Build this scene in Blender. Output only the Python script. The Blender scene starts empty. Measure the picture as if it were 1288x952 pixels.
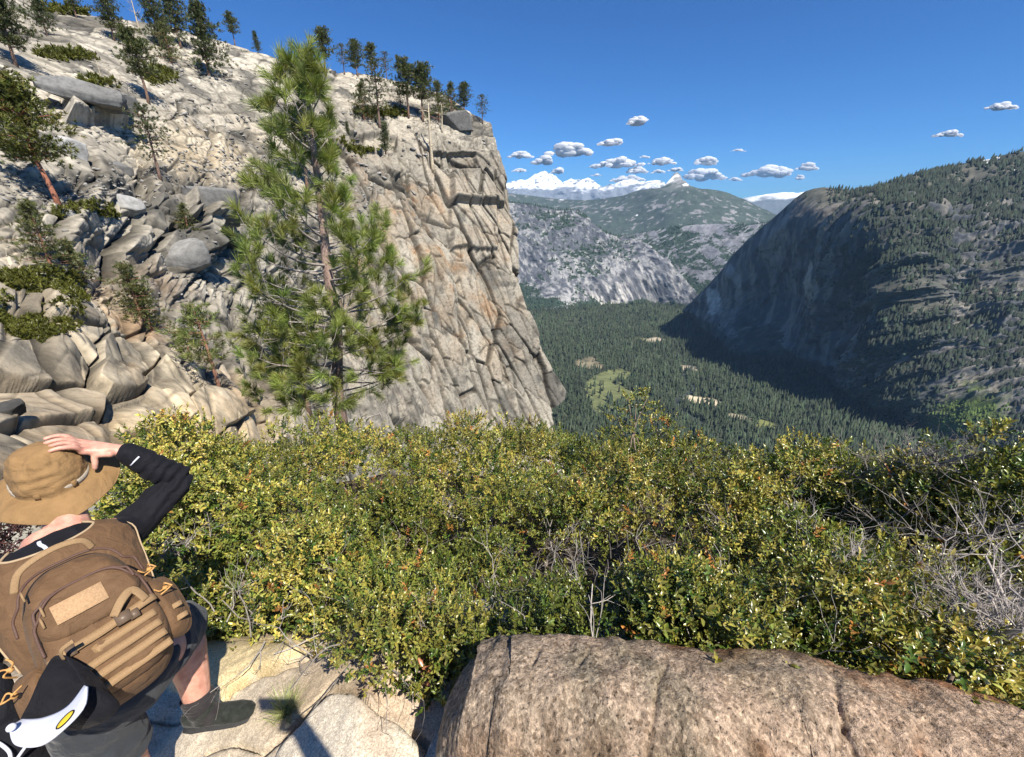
import bpy, math, random
import numpy as np
from mathutils import Vector, Matrix
random.seed(7)
RNG = np.random.default_rng(11)
C = bpy.context.scene.collection
CX, CY, F = 634.5, 476.0, 532.0
PT = math.radians(22.0)
CP, SP = math.cos(PT), math.sin(PT)

# ------------------------------------------------------------------ picture <-> world
def wdir(px, py):
    """world direction (x, y, z) of a pixel of the 1288x952 photograph"""
    x = np.asarray(px, float) - CX
    d = np.asarray(py, float) - CY
    return x, F*CP - d*SP, -(F*SP + d*CP)
def at(px, py, r):
    """point at horizontal range r"""
    x, y, z = wdir(px, py)
    h = np.sqrt(x*x + y*y)
    return np.stack([x/h*r, y/h*r, z/h*r], -1)
def P(px, py, zc):
    """point at camera depth zc"""
    x, y, z = wdir(px, py)
    return np.array([x*zc/F, y*zc/F, z*zc/F])
def range_for_z(px, py, zz):
    x, y, z = wdir(px, py)
    return zz/z*np.sqrt(x*x + y*y)

# ------------------------------------------------------------------ objects
def tag(o, label=None, cat=None, group=None, kind=None):
    if label: o['label'] = label
    if cat: o['category'] = cat
    if group: o['group'] = group
    if kind: o['kind'] = kind
    return o
def empty(name, loc=(0, 0, 0), rz=0.0):
    o = bpy.data.objects.new(name, None); C.objects.link(o)
    o.location = Vector([float(v) for v in loc]); o.rotation_euler = (0, 0, rz)
    o.empty_display_size = .1
    return o
def mesh_data(name, V, Fs, smooth=False, col=None):
    """Fs: list of integer arrays (n,3) or (n,4)"""
    V = np.ascontiguousarray(V, np.float32)
    if isinstance(Fs, np.ndarray): Fs = [Fs]
    Fs = [np.asarray(f, np.int32) for f in Fs if len(f)]
    me = bpy.data.meshes.new(name)
    me.vertices.add(len(V)); me.vertices.foreach_set('co', V.ravel())
    nl = sum(f.size for f in Fs); nf = sum(len(f) for f in Fs)
    me.loops.add(nl); me.polygons.add(nf)
    me.loops.foreach_set('vertex_index', np.concatenate([f.ravel() for f in Fs]))
    tot = np.concatenate([np.full(len(f), f.shape[1], np.int32) for f in Fs])
    st = np.concatenate([[0], np.cumsum(tot)[:-1]]).astype(np.int32)
    me.polygons.foreach_set('loop_start', st)
    try: me.polygons.foreach_set('loop_total', tot)
    except Exception: pass
    if smooth: me.polygons.foreach_set('use_smooth', np.ones(nf, bool))
    if col is not None:
        a = me.color_attributes.new('Col', 'FLOAT_COLOR', 'POINT')
        c = np.ones((len(V), 4), np.float32); c[:, :3] = col
        a.data.foreach_set('color', c.ravel())
    me.update(calc_edges=True)
    return me
def mk(name, V, Fs, mat=None, parent=None, smooth=False, col=None, loc=None):
    me = mesh_data(name, V, Fs, smooth, col)
    if mat: me.materials.append(mat)
    o = bpy.data.objects.new(name, me); C.objects.link(o)
    if parent is not None: o.parent = parent
    if loc is not None: o.location = Vector([float(v) for v in loc])
    return o
def copy_tree(o, parent=None):
    c = o.copy(); C.objects.link(c); c.parent = parent
    for ch in [k for k in bpy.data.objects if k.parent == o]: copy_tree(ch, c)
    return c
class MB:
    """collects pieces into one mesh"""
    def __init__(s): s.V = []; s.T = []; s.Q = []; s.n = 0; s.c = []
    def add(s, V, Fc, col=None):
        V = np.asarray(V, float); Fc = np.asarray(Fc, int)
        s.V.append(V); (s.Q if Fc.shape[1] == 4 else s.T).append(Fc + s.n)
        s.c.append(np.tile(np.asarray(col if col is not None else (1, 1, 1), float), (len(V), 1)) if np.ndim(col) < 2 else col)
        s.n += len(V)
    def build(s, name, mat, parent=None, smooth=True, loc=None):
        V = np.concatenate(s.V)
        if loc is not None: V = V - np.asarray(loc)
        Fs = []
        if s.Q: Fs.append(np.concatenate(s.Q))
        if s.T: Fs.append(np.concatenate(s.T))
        return mk(name, V, Fs, mat, parent, smooth, np.concatenate(s.c), loc)
def unit(v):
    v = np.asarray(v, float); return v/(np.linalg.norm(v, axis=-1, keepdims=True) + 1e-12)
def tube(pts, rad, n=8, ry=None, side=None, cap=True):
    """lofted tube along pts; rad / ry per point; returns V, quads"""
    pts = np.asarray(pts, float); m = len(pts)
    rad = np.broadcast_to(np.asarray(rad, float), (m,)); ry = rad if ry is None else np.broadcast_to(np.asarray(ry, float), (m,))
    tan = unit(np.gradient(pts, axis=0))
    s = np.asarray(side, float) if side is not None else (np.array([1., 0, 0]) if abs(tan[0][0]) < .8 else np.array([0, 1., 0]))
    a = np.linspace(0, 2*np.pi, n, endpoint=False)
    V = []
    for i in range(m):
        s = unit(s - tan[i]*np.dot(s, tan[i])); b = np.cross(tan[i], s)
        V.append(pts[i] + np.outer(np.cos(a)*rad[i], s) + np.outer(np.sin(a)*ry[i], b))
        if side is not None: s = np.asarray(side, float)
    V = np.concatenate(V)
    i, j = np.meshgrid(np.arange(m-1), np.arange(n), indexing='ij')
    j2 = (j+1) % n
    Q = np.stack([i*n+j, i*n+j2, (i+1)*n+j2, (i+1)*n+j], -1).reshape(-1, 4)
    if cap:
        k = len(V); V = np.concatenate([V, [pts[0], pts[-1]]])
        jj = np.arange(n); j3 = (jj+1) % n
        Q = np.concatenate([Q, np.stack([np.full(n, k), j3, jj, jj], -1)[:0]])
        T0 = np.stack([np.full(n, k), j3, jj], -1); T1 = np.stack([np.full(n, k+1), (m-1)*n+jj, (m-1)*n+j3], -1)
        return V, Q, np.concatenate([T0, T1])
    return V, Q, np.zeros((0, 3), int)
def add_tube(mb, pts, rad, n=8, ry=None, side=None, col=None, cap=True):
    V, Q, T = tube(pts, rad, n, ry, side, cap)
    base = mb.n
    mb.add(V, Q, col)
    if len(T): mb.T.append(T + base)
def smooth_path(pts, k=4):
    pts = np.asarray(pts, float); out = []
    n = len(pts)
    for i in range(n-1):
        p0 = pts[max(i-1, 0)]; p1 = pts[i]; p2 = pts[i+1]; p3 = pts[min(i+2, n-1)]
        for t in np.linspace(0, 1, k, endpoint=False):
            out.append(.5*((2*p1) + (-p0+p2)*t + (2*p0-5*p1+4*p2-p3)*t*t + (-p0+3*p1-3*p2+p3)*t**3))
    out.append(pts[-1]); return np.array(out)

# ------------------------------------------------------------------ noise (numpy)
def _h(ix, iy, iz, s):
    with np.errstate(over='ignore'):
        x = (ix.astype(np.uint32)*np.uint32(374761393) + iy.astype(np.uint32)*np.uint32(668265263)
             + iz.astype(np.uint32)*np.uint32(2147483647 - 1274126177 % 1000003) + np.uint32((s*1013904223) % 4294967291))
        x = (x ^ (x >> np.uint32(13)))*np.uint32(1274126177)
        x = (x ^ (x >> np.uint32(16)))*np.uint32(2246822519)
        x = x ^ (x >> np.uint32(15))
    return x.astype(np.float32)/np.float32(4294967295.0)
def vnoise(Q, s=0):
    i = np.floor(Q); f = (Q - i).astype(np.float32); i = i.astype(np.int64)
    f = f*f*(3-2*f)
    out = 0
    for dx in (0, 1):
        wx = f[:, 0] if dx else 1-f[:, 0]
        for dy in (0, 1):
            wy = f[:, 1] if dy else 1-f[:, 1]
            for dz in (0, 1):
                wz = f[:, 2] if dz else 1-f[:, 2]
                out = out + wx*wy*wz*_h(i[:, 0]+dx, i[:, 1]+dy, i[:, 2]+dz, s)
    return out*2-1
def fbm(Q, o=4, s=0, g=.5):
    a = 1.0; t = 0; n = 0
    for k in range(o):
        t = t + a*vnoise(Q*2.03**k + 17.3*k, s+k); n += a; a *= g
    return t/n
def ridged(Q, o=4, s=0):
    a = 1.0; t = 0; n = 0
    for k in range(o):
        t = t + a*(1-2*np.abs(vnoise(Q*2.07**k + 9.1*k, s+k))); n += a; a *= .5
    return t/n
def voronoi(Q, s=0):
    """F1, F2, id hash, offset from the cell's centre"""
    i = np.floor(Q).astype(np.int64); n = len(Q)
    F1 = np.full(n, 9., np.float32); F2 = np.full(n, 9., np.float32); idh = np.zeros(n, np.float32); off = np.zeros((n, 3), np.float32)
    for dx in (-1, 0, 1):
        for dy in (-1, 0, 1):
            for dz in (-1, 0, 1):
                c = (i[:, 0]+dx, i[:, 1]+dy, i[:, 2]+dz)
                p = np.stack([c[0]+_h(*c, s+1), c[1]+_h(*c, s+2), c[2]+_h(*c, s+3)], -1)
                d = (Q - p).astype(np.float32); dd = np.sqrt((d*d).sum(1))
                m = dd < F1
                F2 = np.where(m, F1, np.minimum(F2, dd)); F1 = np.where(m, dd, F1)
                idh[m] = _h(c[0][m], c[1][m], c[2][m], s+7); off[m] = d[m]
    return F1, F2, idh, off
def sstep(a, b, x):
    t = np.clip((x-a)/(b-a), 0, 1); return t*t*(3-2*t)

# ------------------------------------------------------------------ materials
def nmat(name):
    m = bpy.data.materials.new(name); m.use_nodes = True
    nt = m.node_tree; b = nt.nodes['Principled BSDF']
    return m, nt, b
def N(nt, t, **k):
    n = nt.nodes.new(t)
    for a, v in k.items(): setattr(n, a, v)
    return n
def ramp(nt, fac, stops):
    r = N(nt, 'ShaderNodeValToRGB'); e = r.color_ramp.elements
    while len(e) < len(stops): e.new(.5)
    for i, (p, c) in enumerate(stops):
        e[i].position = p; e[i].color = (*c, 1) if len(c) == 3 else c
    nt.links.new(fac, r.inputs[0]); return r.outputs[0]
def noise_node(nt, scale, detail=6, rough=.6, vec=None, dist=0):
    n = N(nt, 'ShaderNodeTexNoise'); n.inputs['Scale'].default_value = scale; n.inputs['Detail'].default_value = detail
    n.inputs['Roughness'].default_value = rough; n.inputs['Distortion'].default_value = dist
    if vec is not None: nt.links.new(vec, n.inputs['Vector'])
    return n
def mixc(nt, a, b, fac, mode='MULTIPLY'):
    m = N(nt, 'ShaderNodeMix', data_type='RGBA', blend_type=mode)
    for s, v in ((m.inputs[6], a), (m.inputs[7], b)):
        if hasattr(v, 'is_output'): nt.links.new(v, s)
        else: s.default_value = (*v, 1)
    if hasattr(fac, 'is_output'): nt.links.new(fac, m.inputs[0])
    else: m.inputs[0].default_value = fac
    return m.outputs[2]
def bump(nt, b, h, strength, dist):
    n = N(nt, 'ShaderNodeBump'); n.inputs['Strength'].default_value = strength; n.inputs['Distance'].default_value = dist
    nt.links.new(h, n.inputs['Height']); nt.links.new(n.outputs[0], b.inputs['Normal'])
def mat_attr(name, nscale=4, var=.35, rough=.85, bumps=None, spec=.3, detail=8):
    """colour attribute times fine noise"""
    m, nt, b = nmat(name)
    a = N(nt, 'ShaderNodeVertexColor', layer_name='Col')
    tc = N(nt, 'ShaderNodeTexCoord')
    n = noise_node(nt, nscale, detail, .65, tc.outputs['Object'])
    r = ramp(nt, n.outputs[0], [(.28, (1-var*1.6,)*3), (.5, (1, 1, 1)), (.72, (1+var,)*3)])
    nt.links.new(mixc(nt, a.outputs[0], r, 1.0), b.inputs['Base Color'])
    b.inputs['Roughness'].default_value = rough; b.inputs['Specular IOR Level'].default_value = spec
    if bumps: bump(nt, b, n.outputs[0], bumps[0], bumps[1])
    return m
def mat_plain(name, col, rough=.7, nscale=40, var=.2, bumps=None, spec=.3, sheen=0):
    m, nt, b = nmat(name)
    tc = N(nt, 'ShaderNodeTexCoord')
    n = noise_node(nt, nscale, 5, .6, tc.outputs['Object'])
    c = ramp(nt, n.outputs[0], [(.3, tuple(v*(1-var) for v in col)), (.7, tuple(min(v*(1+var), 1) for v in col))])
    nt.links.new(c, b.inputs['Base Color'])
    b.inputs['Roughness'].default_value = rough; b.inputs['Specular IOR Level'].default_value = spec
    if sheen: b.inputs['Sheen Weight'].default_value = sheen
    if bumps: bump(nt, b, n.outputs[0], bumps[0], bumps[1])
    return m
def mat_fabric(name, col, weave=900, fold=14, rough=.85, var=.15, fb=.3, sheen=.1):
    m, nt, b = nmat(name)
    tc = N(nt, 'ShaderNodeTexCoord')
    n1 = noise_node(nt, fold, 4, .55, tc.outputs['Object'], .6)
    n2 = noise_node(nt, weave, 2, .5, tc.outputs['Object'])
    c = ramp(nt, n1.outputs[0], [(.3, tuple(v*(1-var) for v in col)), (.7, tuple(v*(1+var) for v in col))])
    c = mixc(nt, c, ramp(nt, n2.outputs[0], [(.3, (.8, .8, .8)), (.7, (1.15, 1.15, 1.15))]), .8)
    nt.links.new(c, b.inputs['Base Color'])
    b.inputs['Roughness'].default_value = rough; b.inputs['Specular IOR Level'].default_value = .15
    b.inputs['Sheen Weight'].default_value = sheen
    b1 = N(nt, 'ShaderNodeBump'); b1.inputs['Strength'].default_value = fb; b1.inputs['Distance'].default_value = .03
    nt.links.new(n1.outputs[0], b1.inputs['Height'])
    b2 = N(nt, 'ShaderNodeBump'); b2.inputs['Strength'].default_value = .3; b2.inputs['Distance'].default_value = .001
    nt.links.new(n2.outputs[0], b2.inputs['Height']); nt.links.new(b1.outputs[0], b2.inputs['Normal'])
    nt.links.new(b2.outputs[0], b.inputs['Normal'])
    return m
def mat_leaf(name, rough=.4, trans=.3, spec=.5):
    m, nt, b = nmat(name)
    a = N(nt, 'ShaderNodeVertexColor', layer_name='Col')
    nt.links.new(a.outputs[0], b.inputs['Base Color'])
    b.inputs['Roughness'].default_value = rough; b.inputs['Specular IOR Level'].default_value = spec
    t = N(nt, 'ShaderNodeBsdfTranslucent'); mx = N(nt, 'ShaderNodeMixShader'); mx.inputs[0].default_value = trans
    hs = N(nt, 'ShaderNodeHueSaturation'); hs.inputs['Saturation'].default_value = 1.15; hs.inputs['Value'].default_value = 1.3
    nt.links.new(a.outputs[0], hs.inputs['Color']); nt.links.new(hs.outputs[0], t.inputs[0])
    nt.links.new(b.outputs[0], mx.inputs[1]); nt.links.new(t.outputs[0], mx.inputs[2])
    nt.links.new(mx.outputs[0], nt.nodes['Material Output'].inputs[0])
    return m
def granite(name, base, dark, warm, grain=160., big=3., wmix=.4, bumps=(.6, .004), rough=.85):
    """coarse speckled granite, object space in metres"""
    m, nt, b = nmat(name)
    tc = N(nt, 'ShaderNodeTexCoord'); o = tc.outputs['Object']
    n1 = noise_node(nt, big, 6, .6, o)
    n2 = noise_node(nt, grain, 3, .7, o)
    v = N(nt, 'ShaderNodeTexVoronoi'); v.inputs['Scale'].default_value = grain*.9; nt.links.new(o, v.inputs['Vector'])
    c = mixc(nt, base, warm, ramp(nt, n1.outputs[0], [(.5-wmix*.4, (0, 0, 0)), (.5+wmix*.5, (1, 1, 1))]), 'MIX')
    c = mixc(nt, c, ramp(nt, n2.outputs[0], [(.33, dark), (.46, (1, 1, 1)), (.62, (1.1, 1.1, 1.1)), (.72, (1.35, 1.32, 1.3))]), 1.0)
    c = mixc(nt, c, ramp(nt, v.outputs['Color'], [(.1, (.72, .7, .68)), (.6, (1.1, 1.1, 1.1))]), .7)
    nt.links.new(c, b.inputs['Base Color']); b.inputs['Roughness'].default_value = rough; b.inputs['Specular IOR Level'].default_value = .25
    n3 = noise_node(nt, big*8, 8, .7, o)
    ad = N(nt, 'ShaderNodeMath', operation='MULTIPLY_ADD'); nt.links.new(n2.outputs[0], ad.inputs[0]); ad.inputs[1].default_value = .35; nt.links.new(n3.outputs[0], ad.inputs[2])
    bump(nt, b, ad.outputs[0], bumps[0], bumps[1])
    return m

# ------------------------------------------------------------------ camera, light, world
sc = bpy.context.scene
cam = bpy.data.cameras.new('camera'); co = bpy.data.objects.new('camera', cam); C.objects.link(co)
co.rotation_euler = (math.radians(90)-PT, 0, 0)
cam.sensor_width = 36; cam.lens = 36*F/1288; cam.shift_x = 9.5/1288
cam.clip_start = .02; cam.clip_end = 90000
sc.camera = co
SUN = unit(np.array([.82, -1.0, 1.66]))
sd = bpy.data.lights.new('sun', 'SUN'); sd.energy = 5.0; sd.angle = math.radians(.5); sd.color = (1, .94, .84)
so = bpy.data.objects.new('sun', sd); C.objects.link(so)
so.rotation_euler = Vector(SUN).to_track_quat('Z', 'Y').to_euler()
w = bpy.data.worlds.new('World'); sc.world = w; w.use_nodes = True
nt = w.node_tree; bg = nt.nodes['Background']; sk = nt.nodes.new('ShaderNodeTexSky')
sk.sky_type = 'NISHITA'; sk.sun_disc = False
sk.sun_elevation = math.asin(SUN[2]); sk.sun_rotation = math.atan2(SUN[0], SUN[1])
sk.altitude = 1800; sk.air_density = 1.0; sk.dust_density = .25; sk.ozone_density = 3.0
tn = nt.nodes.new('ShaderNodeMix'); tn.data_type = 'RGBA'; tn.blend_type = 'MULTIPLY'; tn.inputs[0].default_value = 1
nt.links.new(sk.outputs[0], tn.inputs[6]); tn.inputs[7].default_value = (.30, .74, 1.24, 1)      # the phone's deep blue
nt.links.new(tn.outputs[2], bg.inputs[0]); bg.inputs[1].default_value = .064
sc.view_settings.view_transform = 'Standard'; sc.view_settings.look = 'None'; sc.view_settings.gamma = 1
sc.view_settings.exposure = 0.74
sc.cycles.max_bounces = 5; sc.cycles.diffuse_bounces = 2; sc.cycles.glossy_bounces = 2; sc.cycles.transmission_bounces = 3
sc.cycles.volume_bounces = 0; sc.cycles.use_denoising = True
# ================================================================== far terrain
ZV = -700.0
def tps(ctrl):
    c = np.array(ctrl, float); X = c[:, :2]/300.; y = np.log(c[:, 2])
    d = np.linalg.norm(X[:, None]-X[None], axis=2); K = np.where(d > 0, d*d*np.log(d+1e-9), 0)
    n = len(X); A = np.zeros((n+3, n+3)); A[:n, :n] = K + np.eye(n)*1e-3; A[:n, n] = 1; A[:n, n+1:] = X; A[n, :n] = 1; A[n+1:, :n] = X.T
    wv = np.linalg.solve(A, np.concatenate([y, [0, 0, 0]]))
    def f(px, py):
        sh = np.shape(px); q = np.stack([np.ravel(px), np.ravel(py)], -1)/300.
        out = np.zeros(len(q))
        for k in range(0, len(q), 100000):
            dd = np.linalg.norm(q[k:k+100000, None]-X[None], axis=2)
            out[k:k+100000] = np.where(dd > 0, dd*dd*np.log(dd+1e-9), 0)@wv[:n] + wv[n] + q[k:k+100000]@wv[n+1:]
        return np.exp(out).reshape(sh)
    return f
def grid_faces(nr, nc):
    i, j = np.meshgrid(np.arange(nr-1), np.arange(nc-1), indexing='ij')
    return np.stack([i*nc+j, i*nc+j+1, (i+1)*nc+j+1, (i+1)*nc+j], -1).reshape(-1, 4)
def grid_normals(G):
    du = np.gradient(G, axis=1); dv = np.gradient(G, axis=0)
    n = unit(np.cross(du, dv)); return n
def layer(top, bot, rf, nc, nr, back=12, drop=.5):
    """sheet of terrain between two skylines, folded over at the top; G[row, col]"""
    x0, x1 = top[0][0], top[-1][0]
    px = np.linspace(x0, x1, nc)
    ty = np.interp(px, [t[0] for t in top], [t[1] for t in top]); by = np.interp(px, [t[0] for t in bot], [t[1] for t in bot])
    v = np.linspace(0, 1, nr)[:, None]
    py = by + (ty-by)*v; pxx = np.broadcast_to(px, py.shape)
    r = rf(pxx, py); G = at(pxx, py, r)
    rad = G[-1].copy(); hd = np.linalg.norm(rad[:, :2], axis=1, keepdims=True)
    ext = []
    for k in range(1, back+1):
        s = (k/back)**1.5*.3*hd[:, 0]
        e = rad.copy(); e[:, :2] *= (1 + s/hd[:, 0])[:, None]
        e[:, 2] = rad[:, 2] + s*(rad[:, 2]/hd[:, 0]) - s*drop*(k/back)
        ext.append(e)
    return np.concatenate([G, np.array(ext)]), pxx, py
def cones(pts, h, rng, col, ratio=.2, sides=5, tiers=1):
    n = len(pts); out = []; cols = []; faces = []
    a = rng.uniform(0, 6.28, n); w = h*ratio*rng.uniform(.55, 1.5, n)
    off = 0
    for t in range(tiers):
        z0 = (.08 if t == 0 else .42); z1 = (1.0 if tiers == 1 else (.68 if t == 0 else 1.0)); ww = w*(1 if t == 0 else .62)
        V = np.zeros((n, sides+1, 3))
        for k in range(sides):
            an = a + 2*np.pi*k/sides; j = rng.uniform(.7, 1.2, n)
            V[:, k, 0] = pts[:, 0]+np.cos(an)*ww*j; V[:, k, 1] = pts[:, 1]+np.sin(an)*ww*j; V[:, k, 2] = pts[:, 2]+h*z0*rng.uniform(.6, 1.4, n)
        V[:, sides] = pts; V[:, sides, 2] += h*z1
        base = (np.arange(n)*(sides+1))[:, None] + off
        for k in range(sides): faces.append(np.concatenate([base+k, base+(k+1) % sides, base+sides], 1))
        off += n*(sides+1); out.append(V.reshape(-1, 3)); cols.append(np.repeat(col, sides+1, axis=0))
    return np.concatenate(out), np.concatenate(faces), np.concatenate(cols)

m_terr = mat_attr('mountain_rock', .02, .3, .95, (.9, 6.))
m_far = mat_attr('distant_rock', .006, .25, .95, (.8, 30.))
m_snow = mat_attr('snow_range_rock', .002, .12, .9, (.8, 60.))
m_tree = mat_attr('conifer_needles', .05, .3, .95)
m_vfloor = mat_attr('valley_soil', .02, .3, .95)

def lerp3(a, b, t): return a*(1-t[:, None]) + b*t[:, None]
ca = lambda *c: np.array([c], float)
ROCK = ca(.30, .29, .28); ROCKD = ca(.13, .135, .14); FOR = ca(.024, .040, .026); PALE = ca(.42, .40, .38)

# ---- snow range
def ridge(top, bot, r, name, seed, amp, nc=420, nr=90, snow=True, lab=None):
    rf = lambda px, py: r[0] + (r[1]-r[0])*np.clip((np.interp(px, [t[0] for t in bot], [t[1] for t in bot])-py)/45., 0, 2)
    G, pxx, py = layer(top, bot, rf, nc, nr)
    sh = G.shape; nrm = grid_normals(G).reshape(-1, 3); V = G.reshape(-1, 3)
    q = V/np.array([620., 620., 500.])*(16000/r[0])
    d = ridged(q*.55+3, 5, seed)*amp + fbm(q*3, 3, seed+3)*amp*.35
    hh = ((V[:, 2]-V[:, 2].min())/(np.ptp(V[:, 2])+1))
    V = V + nrm*(-np.sign(nrm[:, 1:2]))*0 + np.stack([d*.2, -d, d*.35], -1)
    n2 = grid_normals(V.reshape(sh)).reshape(-1, 3)
    return V, sh, n2, hh, q

top = [(560,238),(600,240),(625,236),(641,231),(650,229),(662,227),(670,222),(677,218),(684,216),(692,220),(699,226),(706,231),(716,227),(728,229),(738,225),(746,231),(757,236),(768,234),(776,231),(790,228),(800,230),(812,228),(824,228),(834,233),(845,236),(870,240)]
bot = [(560,275),(870,275)]
V, sh, n2, hh, q = ridge(top, bot, (15500., 17800.), 'snowy', 3, 230.)
alt = V[:, 2]/np.linalg.norm(V[:, :2], axis=1)
sn = sstep(.033, .045, alt + .018*fbm(q*2.2, 4, 5))*sstep(-.25, .0, fbm(q*6, 4, 9)+.12); sn *= sstep(.05, .3, np.abs(n2[:, 2]) + .35*fbm(q*4, 3, 8)+.12)
c = lerp3(np.repeat(ca(.17, .19, .22), len(V), 0), np.repeat(ca(.86, .88, .9), len(V), 0), sn)
tag(mk('snowy_range', V, grid_faces(*sh[:2]), m_snow, None, True, c), 'jagged snow covered mountain range on the far horizon', 'mountains', kind='structure')
top = [(890,262),(915,254),(930,250),(950,247),(965,244),(985,242),(1000,244),(1015,241),(1040,246),(1090,258)]
bot = [(890,285),(1090,285)]
V, sh, n2, hh, q = ridge(top, bot, (14500., 16500.), 'snowy2', 23, 90., 260, 60)
alt = V[:, 2]/np.linalg.norm(V[:, :2], axis=1)
sn = sstep(.012, .022, alt + .010*fbm(q*2, 4, 5))
c = lerp3(np.repeat(ca(.12, .14, .15), len(V), 0), np.repeat(ca(.86, .88, .9), len(V), 0), sn)
tag(mk('snowy_plateau', V, grid_faces(*sh[:2]), m_snow, None, True, c), 'rounded snow capped plateau beyond the dark ridge', 'mountains', kind='structure')

# ---- forested mountain with the pyramid peak
top = [(560,252),(640,243),(665,246),(700,250),(735,252),(760,250),(785,246),(805,240),(822,239),(834,235),(841,227),(848,218),(855,227),(866,236),(880,240),(895,241),(915,245),(935,252),(955,263),(975,270),(1010,276),(1060,280)]
bot = [(560,390),(1060,390)]
ctl = [(560,245,9000),(700,250,9500),(848,224,8600),(960,262,8200),(1060,280,8200),(560,300,7400),(700,290,7400),(800,290,7200),(900,280,7000),(1040,300,7000),(560,390,5600),(800,390,5400),(1060,390,5200)]
G, pxx, py = layer(top, bot, tps(ctl), 520, 300)
sh = G.shape; V = G.reshape(-1, 3); q = V/520.
d = ridged(q*.35, 5, 31)*110 + fbm(q*2.5, 4, 33)*32
fade = np.ones(sh[:2]); fade[sh[0]-14:] = .3
V = V + np.stack([d*.1, -d, d*.45], -1)*fade.reshape(-1, 1)
n2 = grid_normals(V.reshape(sh)).reshape(-1, 3)
alt = V[:, 2]
rk = sstep(.0, .3, fbm(q*7., 6, 40, .62)*1.9 + .5*fbm(q*1.6, 3, 39) + .9*sstep(.75, .45, np.abs(n2[:, 2])) - .34)
c = lerp3(np.repeat(ca(.05, .068, .05), len(V), 0), np.repeat(ca(.22, .21, .21), len(V), 0), rk)
pk = P(848, 226, 1)[:3]; pk = at(848, 232, 8500.)
dp = np.exp(-((V[:, :2]-pk[:2])**2).sum(1)/(330.**2))
c = lerp3(c, np.repeat(ca(.33, .32, .31), len(V), 0), np.clip(dp*1.3, 0, 1)*sstep(-.3, .3, fbm(q*5, 3, 2)+.1))
sn = sstep(.0, .12, fbm(q*3.2, 4, 45)-.50 + .28*sstep(200, 480, alt))
c = lerp3(c, np.repeat(ca(.8, .82, .84), len(V), 0), sn)
tag(mk('forested_mountain', V, grid_faces(*sh[:2]), m_far, None, True, c), 'dark forested mountain with a small pale pyramid peak', 'mountain', kind='structure')

# ---- broken cliffs right of the middle
top = [(700,306),(760,300),(800,294),(840,286),(870,283),(905,281),(935,284),(965,280),(1010,288),(1080,296)]
bot = [(700,392),(1080,400)]
ctl = [(700,306,5100),(860,285,4750),(1000,288,4500),(1080,296,4400),(700,350,4500),(860,330,4330),(960,330,4150),(1080,350,4000),(860,362,4100),(700,392,3900),(860,392,3800),(1000,400,3500),(1080,400,3400)]
G, pxx, py = layer(top, bot, tps(ctl), 420, 230)
sh = G.shape; V = G.reshape(-1, 3); q = V/np.array([300., 300., 700.])
d = ridged(q*.8, 5, 51)*95 + fbm(q*4*np.array([1, 1, .5]), 4, 53)*26
V = V + np.stack([d*.35, -d, d*.15], -1)
n2 = grid_normals(V.reshape(sh)).reshape(-1, 3)
st = fbm(V/np.array([40., 40., 260.]), 4, 57)
frs = sstep(-.02, .18, fbm(V/400., 5, 55) - .30 + .55*sstep(.6, .9, np.abs(n2[:, 2])) + .6*sstep(-520, -640, V[:, 2]) + .4*sstep(20, 90, V[:, 2]))
c = lerp3(np.repeat(ca(.20, .20, .215), len(V), 0)*(1+.7*st[:, None]), np.repeat(FOR*1.25, len(V), 0), frs)
tag(mk('far_valley_cliffs', V, grid_faces(*sh[:2]), m_far, None, True, c), 'broken grey cliffs with forested ledges at the head of the valley', 'cliffs', kind='structure')
FA = (V.reshape(sh), frs.reshape(sh[:2]))

# ---- the pale sunlit cliff in the middle
top = [(540,262),(620,255),(650,256),(675,260),(700,265),(715,264),(727,265),(736,272),(742,282),(756,292),(772,297),(786,299),(806,304),(822,316),(838,330),(850,344),(862,358),(876,374),(900,386)]
bot = [(540,390),(650,390),(700,390),(760,382),(800,380),(850,384),(900,396)]
ctl = [(x, y, range_for_z(x, y, ZV)) for x, y in ((540,388),(650,388),(700,388),(760,382),(820,382),(900,396))] + \
      [(540,262,4000),(650,256,3980),(727,265,3960),(790,300,3800),(850,344,3560),(650,320,3640),(740,330,3580),(800,345,3500),(560,320,3650),(650,360,3500),(760,362,3440)]
G, pxx, py = layer(top, bot, tps(ctl), 620, 330)
sh = G.shape; V = G.reshape(-1, 3)
qa = V@np.array([[1, 0, 0], [0, 1, 0], [.45, 0, 1]])            # slanting flutes
d = ridged(qa/np.array([280., 280., 950.]), 4, 61)*60 + ridged(qa/np.array([75., 75., 420.]), 4, 63)*17 + fbm(V/32., 3, 66)*6
V = V + np.stack([d*.3, -d, d*.1], -1)
n2 = grid_normals(V.reshape(sh)).reshape(-1, 3)
st = fbm(qa/np.array([26., 26., 210.]), 4, 67); bl = fbm(V/230., 4, 69)
c = lerp3(np.repeat(ca(.10, .105, .118), len(V), 0), np.repeat(ca(.30, .295, .29), len(V), 0), sstep(-.15, .4, st*1.1+bl*.8))
wsp = np.exp(-((V[:, 0]-at(742, 350, 4400)[0])/230.)**2 - ((V[:, 2]-at(742, 352, 4400)[2])/130.)**2)
c = lerp3(c, np.repeat(ca(.46, .44, .41), len(V), 0), np.clip(wsp*1.3, 0, 1)*sstep(-.2, .3, st))
frs = sstep(.0, .22, fbm(V/210., 5, 70) - .55 + .9*sstep(.6, .9, np.abs(n2[:, 2])) + .6*sstep(50, 10, np.abs(V[:, 2]-(ZV+10)))+.2*sstep(350, 700, V[:, 0]-at(742, 300, 4400)[0]))
c = lerp3(c, np.repeat(FOR*1.2, len(V), 0), frs)
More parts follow.
